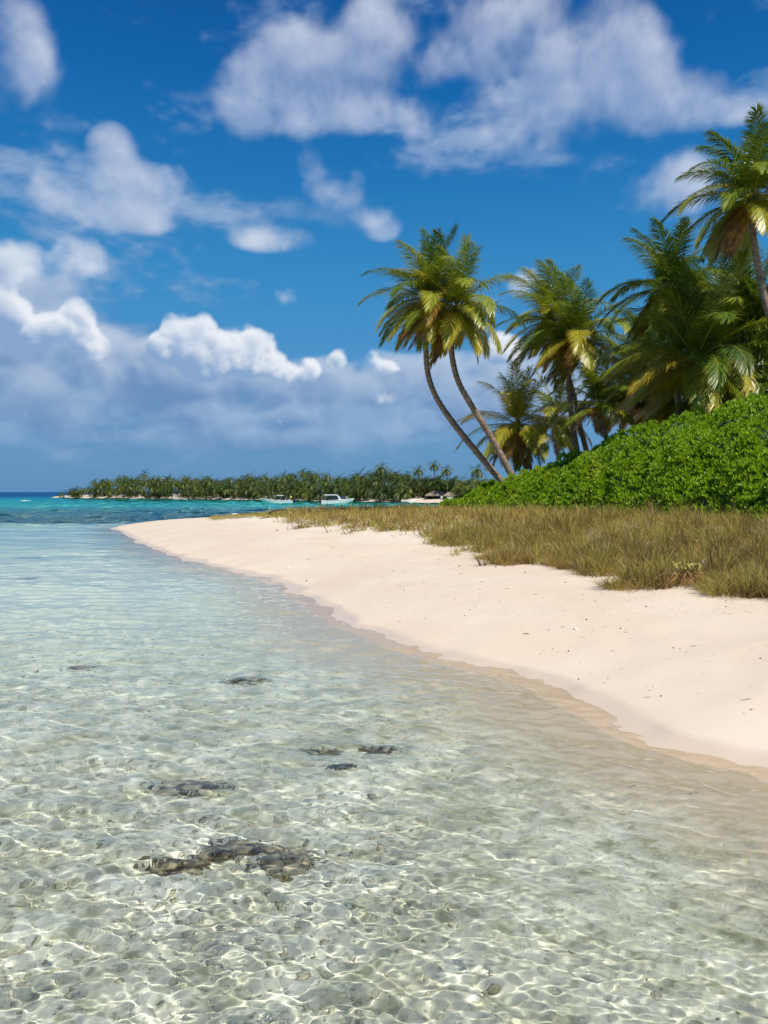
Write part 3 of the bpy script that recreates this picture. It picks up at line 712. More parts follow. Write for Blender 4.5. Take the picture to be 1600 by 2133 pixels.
def hedge():
    root = empty('sea_lettuce_hedge', (float(BP0[0]), float(BP0[1]), 0), 'dense mound of bright green fleshy sea lettuce below the palms', 'shrub')
    o = np.array(root.location)
    # twiggy inner mass under the leaves
    S, T = np.meshgrid(np.linspace(-.4, 11, 46), np.linspace(-14, 35, 150), indexing='ij')
    z, p = hedge_top(S, T); z = z - .34
    v = np.concatenate([p, z[..., None]], -1).reshape(-1, 3) - o
    i = np.arange(S.size).reshape(S.shape); q = np.stack([i[:-1, :-1], i[1:, :-1], i[1:, 1:], i[:-1, 1:]], -1).reshape(-1, 4)
    mesh_np('branches', v, [q], simple('hedge_twigs', (.06, .12, .02), .9, .4, 5), root, True)
    mL = leaf_mat('sea_lettuce_leaf', (.165, .31, .012), (.34, .50, .022), .34, .40, 'tone', .45, (.50, .56, .07))
    def leaves(nros, per, keep=None):
        t = rng.uniform(-12, 34.8, nros); s = np.where(rng.random(nros) < .42, rng.uniform(-.5, 1.6, nros), rng.uniform(1.2, 9, nros))
        z, p = hedge_top(s, t); e = .12
        zs, _ = hedge_top(s + e, t); zt, _ = hedge_top(s, t + e)
        nrm = np.stack([-(zs - z) / e, -(zt - z) / e, np.ones_like(z)], -1)
        nw = nrm[:, :1] * np.append(BN, 0) + nrm[:, 1:2] * np.append(BU, 0) + nrm[:, 2:3] * np.array([0, 0, 1.0])
        nw[:, :2] *= .8
        nw /= np.linalg.norm(nw, axis=1)[:, None]
        c = np.concatenate([p, z[:, None]], -1) + nw * rng.uniform(-.14, .05, nros)[:, None]
        c = np.repeat(c, per, 0); nw = np.repeat(nw, per, 0); M = len(c)
        ph = np.tile(np.arange(per) * 2.4, nros) + np.repeat(rng.random(nros) * 6.28, per)
        axis = nw * .55 + np.array([0, 0, .75]) + np.repeat(rng.normal(size=(nros, 3)) * .16, per, 0); axis /= np.linalg.norm(axis, axis=1)[:, None]
        a = np.cross(axis, [0.3, 1, .1]); a /= np.linalg.norm(a, axis=1)[:, None]; b = np.cross(axis, a)
        outw = a * np.cos(ph)[:, None] + b * np.sin(ph)[:, None]
        sp = np.tile(np.linspace(.25, .95, per), nros)[:, None]
        D = axis + outw * sp + rng.normal(size=(M, 3)) * .10; D /= np.linalg.norm(D, axis=1)[:, None]
        W = np.cross(D, outw); W /= (np.linalg.norm(W, axis=1)[:, None] + 1e-6); Nn = np.cross(W, D)
        ln = rng.uniform(.14, .24, M)[:, None]; wd = ln * rng.uniform(.30, .40, M)[:, None]
        V = np.stack([c, c + D * ln * .64 - W * wd * .55 + Nn * ln * .06, c + D * ln - Nn * ln * .10, c + D * ln * .64 + W * wd * .55 + Nn * ln * .06], 1)
        tone = np.clip(np.repeat(rng.normal(.42, .15, nros) + .13 * wob(s, t, 1.9, 6, 13), per) + rng.normal(0, .12, M) + (rng.random(M) < .02) * .4, 0, 1)
        return V, tone, s, t
    V, tone, s, t = leaves(34000, 6)
    M = len(V); f = np.arange(M)[:, None] * 4
    F = np.concatenate([f + [0, 2, 1], f + [0, 3, 2]])
    mesh_np('foliage', V.reshape(-1, 3) - o, [F], mL, root, False, {'tone': np.repeat(tone, 4)})['kind'] = 'stuff'
    # the leaves nearest the beach, one by one
    rosettes, tn2, s2, t2 = leaves(4000, 6)
    cen = rosettes[:, 0]; inview = (np.abs(cen[:, 0] / cen[:, 1]) < .49) & (np.repeat(s2, 6) > .6)
    order = np.where(inview)[0]; order = order[np.argsort(cen[order, 1])][:300]
    shapes = []
    for j in range(6):
        w = .34 + .015 * j; k = .03 + .012 * j
        vv = np.array([(0, 0, 0), (-w / 2, .05, .62), (0, -.03, .60), (w / 2, .05, .62), (0, -.10 - k, 1.0)])
        ob = mesh_np('leaf', vv, [np.array([(0, 2, 1), (0, 3, 2), (1, 2, 4), (2, 3, 4)])], mL, None, False, {'tone': np.full(5, .30 + .09 * j)})
        shapes.append(ob.data); bpy.data.objects.remove(ob)
    for n_, k in enumerate(order):
        q = rosettes[k]; D = Vector(q[2] - q[0]); L = D.length; D.normalize(); W = Vector(q[3] - q[1]).normalized(); Nn = W.cross(D); W = D.cross(Nn)
        ob = bpy.data.objects.new('leaf', shapes[n_ % 6]); C.objects.link(ob); ob.parent = root
        Mx = Matrix((W, Nn, D)).transposed().to_4x4(); Mx.translation = Vector(q[0] - o)
        ob.matrix_local = Mx @ Matrix.Scale(L, 4)
hedge()

# ------------------------------------------------------------------ dry coastal grass
g_px = [(2150, 1480), (1950, 1390), (1780, 1318), (1690, 1275), (1600, 1244), (1520, 1238), (1440, 1226), (1360, 1232), (1280, 1222), (1230, 1196), (1150, 1186), (1060, 1178), (1015, 1168), (980, 1150), (930, 1132), (893, 1112), (850, 1106), (800, 1108), (755, 1106), (715, 1098), (680, 1098), (640, 1094), (612, 1086), (590, 1076), (550, 1073)]
GRASS = [tuple(hit(*a)[:2]) for a in g_px] + [(-12.5, 77), (-6, 85), (4, 93), (17, 101), (30, 104), (44, 90), (44, 30), (34, 14)]
def blades(centers, per, hmin, hmax, spread, width, lean, tone_mu, tone_sd, stiff=.5, lift=0.0):
    n = len(centers); M = n * per
    c = np.repeat(centers, per, 0) + np.concatenate([rng.normal(size=(M, 2)) * spread, np.zeros((M, 1))], 1)
    hscale = np.repeat(rng.uniform(hmin, hmax, n), per) * rng.uniform(.55, 1.1, M)
    off = c[:, :2] - np.repeat(centers, per, 0)[:, :2]
    dirh = off / (spread * 2) + rng.normal(size=(M, 2)) * .75 + np.array([-.07, 0])
    D0 = np.concatenate([dirh * lean, np.ones((M, 1))], 1); D0 /= np.linalg.norm(D0, axis=1)[:, None]
    D1 = D0 + np.concatenate([dirh * stiff, np.zeros((M, 1))], 1); D1 /= np.linalg.norm(D1, axis=1)[:, None]
    a = rng.random(M) * 6.28; W = np.stack([np.cos(a), np.sin(a), np.zeros(M)], -1) * (width * rng.uniform(.6, 1.3, M))[:, None]
    h = hscale[:, None]
    m1 = c + D0 * h * .5; m2 = m1 + D1 * h * .5
    V = np.stack([c - W * .5, c + W * .5, m1 - W * .4, m1 + W * .4, m2], 1)
    tone = np.clip(np.repeat(rng.normal(tone_mu, tone_sd, n), per) + rng.normal(0, .13, M), 0, 1)
    return V, np.repeat(tone, 5)
def blade_mesh(name, sets, m, parent=None):
    V = np.concatenate([a for a, _ in sets]); T = np.concatenate([b for _, b in sets]); M = len(V); f = np.arange(M)[:, None] * 5
    return mesh_np(name, V.reshape(-1, 3), [f + [0, 1, 3, 2], f + [2, 3, 4]], m, parent, False, {'tone': T})
def grass_material():
    m, N, b = mat('dry_grass', .6, .35)
    at = N.n('ShaderNodeAttribute', attribute_name='tone').outputs['Fac']
    nz = N.noise(pos(N), .8, 4, .65)
    f = N.math('MULTIPLY_ADD', N.math('SUBTRACT', nz, .5), 1.3, at, clamp=True)
    col = N.ramp(f, [(0, (.15, .095, .035, 1)), (.28, (.42, .29, .085, 1)), (.48, (.48, .38, .09, 1)), (.72, (.34, .36, .06, 1)), (.90, (.60, .46, .18, 1)), (1, (.68, .56, .34, 1))])
    N.l(col, b.inputs['Base Color'])
    tr = N.n('ShaderNodeBsdfTranslucent'); N.l(col, tr.inputs[0]); mx = N.n('ShaderNodeMixShader'); mx.inputs[0].default_value = .30
    N.l(b.outputs[0], mx.inputs[1]); N.l(tr.outputs[0], mx.inputs[2]); N.l(mx.outputs[0], m.node_tree.nodes['Material Output'].inputs[0])
    return m
M_GRASS = grass_material()
def grass():
    sets = []
    def field(n, y0, y1, per, hmin, hmax, spread, width):
        # uneven front edge: tussocks push out and sand bays cut in
        y = y0 * (y1 / y0) ** rng.random(n); x = rng.uniform(-.30, .90, n) * y
        d = dist_poly(x, y, GRASS) - .1 + .55 * wob(x, y, 2.2, 6, 4) * np.clip(y / 30, .5, 1.4)
        s, t = bush_st(x, y)
        k = (d > 0) & ~((s > .9) & (t < 33)) & (x > -15)
        x, y, d = x[k], y[k], d[k]
        g = ground(x, y); c = np.stack([x, y, g - .02], -1)
        small = np.clip(.85 + d / 4, .85, 1.0) * (1 + .34 * wob(x, y, 1.3, 6, 7) + .16 * wob(x, y, .6, 5, 1)).clip(.3, 1.6) * np.interp(y, [0, 60, 84], [1, 1.0, .7])
        V, T = blades(c, per, hmin, hmax, spread, width, .95, .34, .27)
        b0 = V[:, :1].copy() * [1, 1, 0]; zz = np.repeat(c[:, 2], per)[:, None]
        sc_ = np.repeat(small, per)[:, None]
        V[:, :, 2] = zz + (V[:, :, 2] - zz) * sc_
        sets.append((V, T))
    field(11500, 11, 34, 34, .40, .78, .085, .017)
    field(1800, 13, 40, 4, .60, .85, .06, .012)
    field(15000, 30, 60, 10, .42, .70, .2, .034)
    field(9000, 55, 100, 8, .40, .66, .3, .06)
    o = blade_mesh('dune_grass', sets, M_GRASS)
    tag(o, 'dry olive brown grass covering the dune between sand and hedge', kind='stuff')
grass()


# ------------------------------------------------------------------ the island across the bay
ISL_PX = [(105, 1036.6), (120, 1037), (160, 1037.5), (200, 1038), (300, 1039), (400, 1040), (540, 1041.2), (600, 1042.5), (660, 1043.8), (740, 1045), (830, 1046.6), (950, 1048.5), (1050, 1050.5), (1150, 1052)]
ISL = [PZ(*a) for a in ISL_PX]
INL = Vector((.30, .954, 0))
def isl(px, off=0.0):
    """a place on the far island: along the shore by picture column, `off` metres inland"""
    for i in range(len(ISL) - 1):
        if ISL_PX[i + 1][0] >= px or i == len(ISL) - 2:
            f = (px - ISL_PX[i][0]) / (ISL_PX[i + 1][0] - ISL_PX[i][0]); break
    p = ISL[i].lerp(ISL[i + 1], f) + INL * off
    z = .95 * (1 - math.exp(-max(off, 0) / 4.5)) + .012 * max(off, 0) if off >= 0 else .12 * off
    return Vector((p.x, p.y, z))
def island():
    pxs = np.linspace(106, 1150, 150); offs = [-12, -5, -2, -.8, 0, .8, 1.6, 2.6, 4, 6, 9, 13, 20, 30, 45, 70]
    v = np.array([[isl(px, o_ + (0 if abs(o_) > 8 else .5 * math.sin(px * .11) + .35 * math.sin(px * .31 + 1))) for px in pxs] for o_ in offs]).reshape(-1, 3)
    i = np.arange(len(pxs) * len(offs)).reshape(len(offs), len(pxs)); q = np.stack([i[:-1, :-1], i[:-1, 1:], i[1:, 1:], i[1:, :-1]], -1).reshape(-1, 4)
    tag(mesh_np('far_island', v, [q], M_SAND, smooth=True), kind='structure')
island()
TOPS = [(105, 1030), (122, 1020), (140, 1006), (165, 996), (200, 990), (240, 984), (300, 992), (345, 984), (400, 993), (470, 988), (540, 988), (600, 976), (650, 988), (690, 990), (755, 968), (800, 982), (860, 990), (930, 992), (1000, 996), (1150, 1000)]
def top_z(px, Y):
    py = np.interp(px, [a for a, _ in TOPS], [b for _, b in TOPS]); return H + (1024.5 - py) / 1600 * Y
def crown_arrays(seed, n=20, L=2.5, fine_pairs=11, tone=.30):
    rg = np.random.default_rng(seed); Vs, Fs, Ts, b = [], [], [], 0
    for i in range(n):
        age = i / (n - 1); el = R(50 - 105 * age + rg.normal() * 8); az = i * 2.39996 + rg.normal() * .3
        V, F4, F3, T = frond_geo(L * (.75 + .3 * math.sin(math.pi * min(1, age + .15))), el, az, 1.2 + .7 * age, .30, fine_pairs, L * .30, L * .085, .8 + .4 * age, tone + .10 * age + rg.normal() * .07 + (.20 if i >= n - 2 else 0), rg, False, .3)
        Vs.append(V); Fs.append(F3 + b); Ts.append(T); b += len(V)
    return np.concatenate(Vs), np.concatenate(Fs), np.concatenate(Ts)
CROWNS = []
def far_palms():
    for k in range(8):
        V, F, T = crown_arrays(200 + k, 22 + k % 4, 3.3 + .2 * (k % 3), 12, .0 + .04 * (k % 4))
        o = mesh_np('crown', V, [F], M_FARPALM, None, False, {'tone': T}); CROWNS.append(o.data); bpy.data.objects.remove(o)
    rr = random.Random(4); spots = []
    for row, (off, lo, hi) in enumerate(((1.6, .22, .50), (4.5, .36, .66), (8, .52, .80), (13, .68, .92), (20, .80, 1.02))):
        n = 50
        for k in range(n):
            px = 124 + (k + rr.uniform(.1, .9)) / n * 880 + row * 3
            if row < 3 and (846 < px < 950): continue
            o_ = off + rr.uniform(-1.4, 1.4); p = isl(px, o_); tip = min(1, (px - 100) / 60)
            h = max(2.0, (top_z(px, p.y) - 1.3) * rr.uniform(lo, hi + .06) * (.55 + .45 * tip) - p.z)
            lean = Vector((rr.uniform(-.18, .10), rr.uniform(-.2, .05) - (.22 if row == 0 else 0), 0)) * h * (.8 if row < 2 else .4)
            spots.append((p, h, lean, rr.choice(CROWNS), rr.uniform(-.6, .6), rr.uniform(.82, 1.12)))
    def make(p, h, lean, crown, rz, s, label, group, r=.13):
        root = empty('coconut_palm', p, label, 'palm tree', group)
        b = MB(); b.tube([(0, 0, -.4), lean * .12 + Vector((0, 0, h * .3)), lean * .45 + Vector((0, 0, h * .66)), lean + Vector((0, 0, h))], [r * 1.5, r * 1.1, r, r * .8], 5)
        b.build('trunk', M_BARK, root, True)
        c = bpy.data.objects.new('crown', crown); C.objects.link(c); c.parent = root; c.location = lean + Vector((0, 0, h)); c.rotation_euler.z = rz; c.scale = (s, s, s)
    for sp_ in spots: make(*sp_, 'coconut palm in the dense belt along the far shore', 'palms of the far shore')
    for px, py, wd, off, lab in ((858, 976, .85, 9, 'slender far palm on a tall bare trunk, left of three that top the skyline'), (887, 965, .80, 12, 'highest of three slender far palms standing clear above the thatched huts'), (917, 975, .80, 10, 'slender far palm on a tall bare trunk, right of three that top the skyline'), (974, 975, 1.0, 16, 'bushy headed far palm rising over brown scrub by the hedge tip'), (755, 971, 1.1, 20, 'broad far palm topping the skyline above the cabin boat')):
        p = isl(px, off); h = H + (1024.5 - py) / 1600 * p.y - p.z - .3
        make(p, h, Vector((-.3, 0, 0)), CROWNS[3], .2, wd, lab, 'tall palms of the far shore', .12)
    # the wood further back reads as one mass
    Vs, Fs, Ts, b = [], [], [], 0
    A = [crown_arrays(300 + k, 18, 3.8, 10, .08) for k in range(4)]
    for k in range(310):
        px = rr.uniform(128, 1120) if k < 260 else rr.uniform(830, 965); p = isl(px, rr.uniform(24, 50) if k < 260 else rr.uniform(16, 28)); V, F, T = A[k % 4]
        z = (top_z(px, p.y) - 1.6) * rr.uniform(.45, .93) * (.55 + .45 * min(1, (px - 100) / 60))
        Vs.append(V + np.array([p.x, p.y, z])); Fs.append(F + b); Ts.append(T); b += len(V)
    tag(mesh_np('palm_wood', np.concatenate(Vs), [np.concatenate(Fs)], M_FARPALM, None, False, {'tone': np.concatenate(Ts)}), 'mass of palm crowns filling the inside of the far island', kind='stuff')
    # bushes under the palms
    n = 26000; V = np.zeros((n, 4, 3)); T = np.zeros((n, 4))
    clumps = [(rr.uniform(118, 1130), rr.uniform(1.3, 20), rr.uniform(1.0, 2.6), rr.uniform(1.2, 3.8), rr.uniform(.02, .28)) for _ in range(260)]
    g = np.random.default_rng(8)
    for k in range(n):
        cpx, off, rad, hh, tn = clumps[k % 260]; off = max(off, 15 if cpx > 825 else 8) if cpx > 720 else off; p = isl(cpx, off); k_ = min(1, (cpx - 100) / 60)
        d = g.normal(size=3); d /= np.linalg.norm(d); c = np.array(p) + d * np.array([rad, rad, hh * .6 * k_]) * (.55 + .45 * g.random()) + np.array([0, 0, hh * .45 * k_])
        c[2] = max(c[2], .5)
        a = g.normal(size=3); a /= np.linalg.norm(a); bb = np.cross(d, a); bb /= np.linalg.norm(bb); w = g.uniform(.22, .48)
        V[k] = [c - a * w, c - bb * w * .5, c + a * w, c + bb * w * .5]; T[k] = tn + g.normal() * .08
    tag(mesh_np('undergrowth', V.reshape(-1, 3), [np.arange(n * 4).reshape(-1, 4)], M_FARPALM, None, False, {'tone': np.clip(T.ravel(), 0, 1)}), 'dark shrubs under the palms of the far shore', kind='stuff')
    # dry scrub trees at the near end
    for px, off, hh, lab in ((955, 5, 4.4, 'olive brown scrub tree on the far shore behind the small hut'), (985, 4, 4.9, 'tallest olive brown scrub tree on the far shore left of the leaning trunks'), (1015, 6, 4.2, 'olive brown scrub tree on the far shore behind the tip of the hedge')):
        p = isl(px, off); root = empty('scrub_tree', p, lab, 'tree', 'scrub trees of the far shore')
        b = MB()
        for k in range(5): b.tube([(0, 0, -.3), (g.normal() * .3, g.normal() * .3, hh * .4), (g.normal() * .9, g.normal() * .9, hh * .85)], [.10, .07, .03], 5)
        b.build('trunk', M_BARK, root, True)
        m_ = 1500; V = np.zeros((m_, 4, 3)); T = np.zeros((m_, 4)); cl = [(g.normal(size=3) * [1.0, .9, .28] + [0, 0, .70], g.uniform(.5, .9)) for _ in range(16)]
        for k in range(m_):
            cc, rr_ = cl[k % 16]; d = g.normal(size=3); d /= np.linalg.norm(d); c = np.array([cc[0], cc[1], cc[2] * hh]) + d * rr_
            a = g.normal(size=3); a /= np.linalg.norm(a); bb = np.cross(d, a); bb /= np.linalg.norm(bb) + 1e-6; w = g.uniform(.10, .2)
            V[k] = [c - a * w, c - bb * w * .5, c + a * w, c + bb * w * .5]; T[k] = .48 + g.normal() * .12
        mesh_np('crown', V.reshape(-1, 3), [np.arange(m_ * 4).reshape(-1, 4)], M_FARPALM, root, False, {'tone': np.clip(T.ravel(), 0, 1)})
far_palms()

# ------------------------------------------------------------------ thatched huts, beach furniture
M_THATCH = simple('palm_thatch', (.30, .25, .20), .95, .35, 5, .2)
M_POST = simple('weathered_post', (.20, .16, .12), .9, .4, 3, .2)
M_DARKWALL = simple('reed_wall', (.10, .08, .06), .9, .4, 3, .2)
M_GREENP = simple('pale_green_paint', (.42, .60, .42), .5, .2, 2)
M_WHITE = simple('white_gelcoat', (.82, .83, .82), .22, .05, .8)
M_CUSHION = simple('white_canvas', (.78, .77, .74), .8, .12, 2)
M_RED = simple('red_canvas', (.55, .07, .05), .7, .2, 2)
M_GLASSD = simple('tinted_acrylic', (.02, .025, .03), .08, .2, 1)
M_BLACKE = simple('black_cowling', (.025, .027, .03), .28, .2, 2)
M_STEEL = simple('brushed_tube', (.62, .63, .64), .3, .1, 6, .5, .8)
M_NAVY = simple('navy_canvas', (.03, .04, .07), .8, .25, 2)
M_STRIPE = simple('grey_rub_rail', (.16, .17, .19), .5, .2, 2)
def hut(px, off, w, d, eave, apex, label, counter=False):
    p = isl(px, off); root = empty('thatched_hut', p, label, 'hut', 'thatched huts on the far beach')
    b = MB(); x, y = w / 2, d / 2; rg = random.Random(int(px))
    # hipped roof with a ragged thatch edge
    n = 28; ring = []
    for k in range(n):
        t = k / n * 4; s = int(t); f = t - s
        c = [(-x, -y), (x, -y), (x, y), (-x, y), (-x, -y)]; q = (c[s][0] * (1 - f) + c[s + 1][0] * f, c[s][1] * (1 - f) + c[s + 1][1] * f)
        ring.append(q)
    r0 = [Vector((a * 1.02, c * 1.02, eave - .16 + rg.uniform(-.09, .05))) for a, c in ring]; r1 = [Vector((a * 1.04, c * 1.04, eave + .04)) for a, c in ring]
    r2 = [Vector((a * .72, c * .62, eave + (apex - eave) * .45 + rg.uniform(-.05, .05))) for a, c in ring]; r3 = [Vector((a * .36, c * .06, apex + rg.uniform(-.05, .05))) for a, c in ring]
    b.loft([r0, r1, r2, r3]); b.build('roof', M_THATCH, root)
    for sx in (-.86, -.3, .3, .86):
        for sy in (-.8, .8):
            q = MB(); q.tube([(x * sx, y * sy, -.3), (x * sx + .02, y * sy, eave + .25)], .07, 6); q.build('post', M_POST, root)
    q = MB(); q.box((0, y * .7, eave * .5), (w * .8, .08, eave)); q.box((-x * .78, 0, eave * .45), (.08, d * .7, eave * .9)); q.build('wall', M_DARKWALL, root)
    q = MB(); q.box((0, 0, eave + .02), (w * .9, .10, .10)); q.box((0, -y * .8, eave - .03), (w * .9, .09, .09)); q.build('beam', M_POST, root)
    if counter: q = MB(); q.box((0, -y * .85, .42), (w * .5, .35, .84)); q.box((0, -y * .88, .87), (w * .56, .45, .05)); q.build('counter', M_GREENP, root)
hut(892, 10.5, 6.2, 4.4, 1.05, 2.25, 'larger thatched hut with a wide hipped roof on the far beach')
hut(923, 9.0, 3.5, 3.2, 1.0, 1.95, 'small thatched hut with a pale green counter', True)
hut(948, 11.0, 3.6, 3.4, 1.0, 1.9, 'thatched hut half hidden by the left tip of the hedge')
def lounger(px, off, rz, label, cloth):
    root = empty('sun_lounger', isl(px, off), label, 'sun lounger', 'sun loungers on the far beach', rz)
    b = MB(); b.box((0, 0, .30), (1.3, .62, .06)); b.box((-.02, .33, .27), (1.9, .05, .08)); b.box((-.02, -.33, .27), (1.9, .05, .08)); b.build('frame', M_WHITE, root)
    b = MB(); b.box((.0, 0, .37), (1.25, .56, .08)); b.build('cushion', cloth, root)
    b = MB(); b.box((-.88, 0, .58), (.72, .56, .08), ry=R(38)); b.build('backrest', cloth, root)
    for sx in (-.8, .8):
        for sy in (-.3, .3): b = MB(); b.box((sx, sy, .13), (.06, .06, .26)); b.build('leg', M_WHITE, root)
lounger(850, 6.2, R(188), 'white sun lounger left of the red one on the far beach', M_CUSHION)
lounger(860, 5.4, R(170), 'sun lounger with a red cushion beside the beached boat', M_RED)
lounger(868, 6.5, R(185), 'white sun lounger between the red one and the larger hut', M_CUSHION)
lounger(938, 6.0, R(170), 'white sun lounger right of the green counter', M_CUSHION)
def chair():
    root = empty('beach_chair', isl(911, 6.5), 'white plastic chair standing in front of the gap between the huts', 'chair')
    b = MB(); b.box((0, 0, .42), (.5, .5, .05)); b.build('seat', M_WHITE, root)
    b = MB(); b.box((0, .24, .72), (.5, .05, .6)); b.build('backrest', M_WHITE, root)
    for sx in (-.22, .22):
        for sy in (-.22, .22): b = MB(); b.tube([(sx, sy, 0), (sx * .95, sy * .95, .42)], .025, 5); b.build('leg', M_WHITE, root)
chair()

# ------------------------------------------------------------------ boats
def hull_rings(L, B, fb_s, fb_b, draft, n=16, bowrake=.10):
    rings = []
    for i in range(n):
        t = i / (n - 1)                                            # 0 stern, 1 bow
        hb = B / 2 * (.93 + .07 * math.sin(math.pi * t)) * (1 - max(0, (t - .45) / .55) ** 2.3 * .985)
        sh = fb_s + (fb_b - fb_s) * t ** 1.7; kl = -draft + (draft + .25) * max(0, (t - .72) / .28) ** 2
        xk = L * t * (1 - bowrake) + 0; xs = L * t
        fl = .995 - .12 * t
        half = [(xk, 0, kl), (xk, hb * fl * .93, kl + (sh - kl) * .16), (xk * .5 + xs * .5, hb * fl, kl + (sh - kl) * .36), (xs, hb * .998, sh * .86 + kl * .14), (xs, hb, sh)]
        ring = [Vector(p) for p in half] + [Vector((x, -y, z)) for x, y, z in reversed(half[1:])]
        rings.append(ring)
    return rings
def boat_base(root, L, B, fs, fb):
    rg = hull_rings(L, B, fs, fb, .28); b = MB(); n = len(rg[0]); b.loft(rg, closed=False, cap=False)
    b.add(rg[0], [tuple(range(n - 1, -1, -1))]); b.build('hull', M_WHITE, root, True)
    b = MB()                                                       # deck and sunken cockpit
    for i in range(len(rg) - 1):
        a, c = rg[i], rg[i + 1]; ah, ch = a[4], c[4]; al, cl_ = a[5], c[5]; zf = -.38 if 1 <= i < 9 else 0.0
        if zf == 0: b.add([ah + Vector((0, -.01, -.02)), ch + Vector((0, -.01, -.02)), cl_ + Vector((0, .01, -.02)), al + Vector((0, .01, -.02))], [(0, 1, 2, 3)])
        else:
            k = .84
            P8 = [ah, ch, Vector((ch.x, ch.y * k, ch.z)), Vector((ah.x, ah.y * k, ah.z)), Vector((ch.x, ch.y * k, ch.z + zf)), Vector((ah.x, ah.y * k, ah.z + zf)), Vector((ch.x, -ch.y * k, ch.z + zf)), Vector((ah.x, -ah.y * k, ah.z + zf)), Vector((ch.x, -ch.y * k, ch.z)), Vector((ah.x, -ah.y * k, ah.z)), cl_, al]
            b.add(P8, [(0, 1, 2, 3), (3, 2, 4, 5), (5, 4, 6, 7), (7, 6, 8, 9), (9, 8, 10, 11)])
    b.build('deck', M_CUSHION, root)
    b = MB()
    for s in (1, -1): b.tube([Vector((r[4].x, r[4].y * s * 1.01, r[4].z - .10)) for r in rg], .035, 5)
    b.build('rub_rail', M_STRIPE, root)
    return rg
def outboard(root, y):
    b = MB(); b.loft([[Vector((-.28 + dx * s, y + dy * s, z)) for dx, dy in ((.24, .15), (.24, -.15), (-.2, -.13), (-.26, 0), (-.2, .13))] for z, s in ((.62, .8), (.72, 1.05), (1.05, 1.1), (1.22, .75))]); o = b.build('outboard_motor', M_BLACKE, root)
    b = MB(); b.box((-.26, y, .22), (.18, .12, .85), taper=1.5); b.box((-.30, y, -.12), (.34, .26, .04)); b.build('motor_leg', M_BLACKE, o)
def boat_one():
    Y = 196; c = PZ(578, 1049, 0); L = 8.6
    root = empty('motor_boat', (c.x + L / 2 - .3, c.y, 0), 'open white motor boat with low dark windscreen, bow pointing left', 'boat', 'motor boats moored in the bay', R(178))
    rg = boat_base(root, L, 2.5, .78, 1.35)
    b = MB(); b.loft([[Vector((3.9, y, z)) for y, z in ((-.95, .85), (.95, .85), (.9, .95), (-.9, .95))], [Vector((5.6, y, z)) for y, z in ((-.75, .95), (.75, .95), (.7, 1.1), (-.7, 1.1))]]); b.build('foredeck', M_WHITE, root)
    for x0, x1, z0, z1 in ((3.3, 2.5, 1.0, 1.62), (5.0, 4.2, 1.08, 1.70)):
        b = MB(); b.add([(x0, -.9, z0), (x0, .9, z0), (x1, .8, z1), (x1, -.8, z1), (x0 - .05, -.9, z0), (x0 - .05, .9, z0), (x1 - .05, .8, z1), (x1 - .05, -.8, z1)], [(0, 1, 2, 3), (7, 6, 5, 4), (0, 3, 7, 4), (1, 5, 6, 2), (3, 2, 6, 7)])
        for s in (-1, 1): b.add([(x0, s * .9, z0), (x0 - 1.3, s * .98, z0 - .1), (x1 - .9, s * .88, z1 - .05), (x1, s * .8, z1)], [(0, 1, 2, 3)])
        b.build('windscreen', M_GLASSD, root)
    b = MB()
    for s in (-1, 1):
        b.tube([(1.6, s * .95, .8), (1.9, s * .85, 1.98), (5.4, s * .75, 2.02), (5.8, s * .8, 1.15)], .028, 5); b.tube([(3.6, s * .95, .9), (3.5, s * .8, 2.0)], .025, 5)
    for x in (1.9, 3.5, 5.4): b.tube([(x, -.82, 2.0), (x, .82, 2.0)], .025, 5)
    b.build('canopy_frame', M_STEEL, root)
    b = MB(); b.loft([[Vector((x, y, 2.03 + dz + .05 * (1 - abs(y)))) for y, dz in ((-.85, 0), (0, .05), (.85, 0), (.85, .03), (0, .08), (-.85, .03))] for x in (2.4, 3.4, 4.2)]); b.build('canopy', M_CUSHION, root)
    for x in (1.0, 2.3):
        b = MB(); b.box((x, 0, .70), (.5, 1.5, .4)); b.box((x - .22, 0, 1.0), (.10, 1.5, .4)); b.build('bench_seat', M_CUSHION, root)
    for y in (-.45, .45): outboard(root, y)
    return root
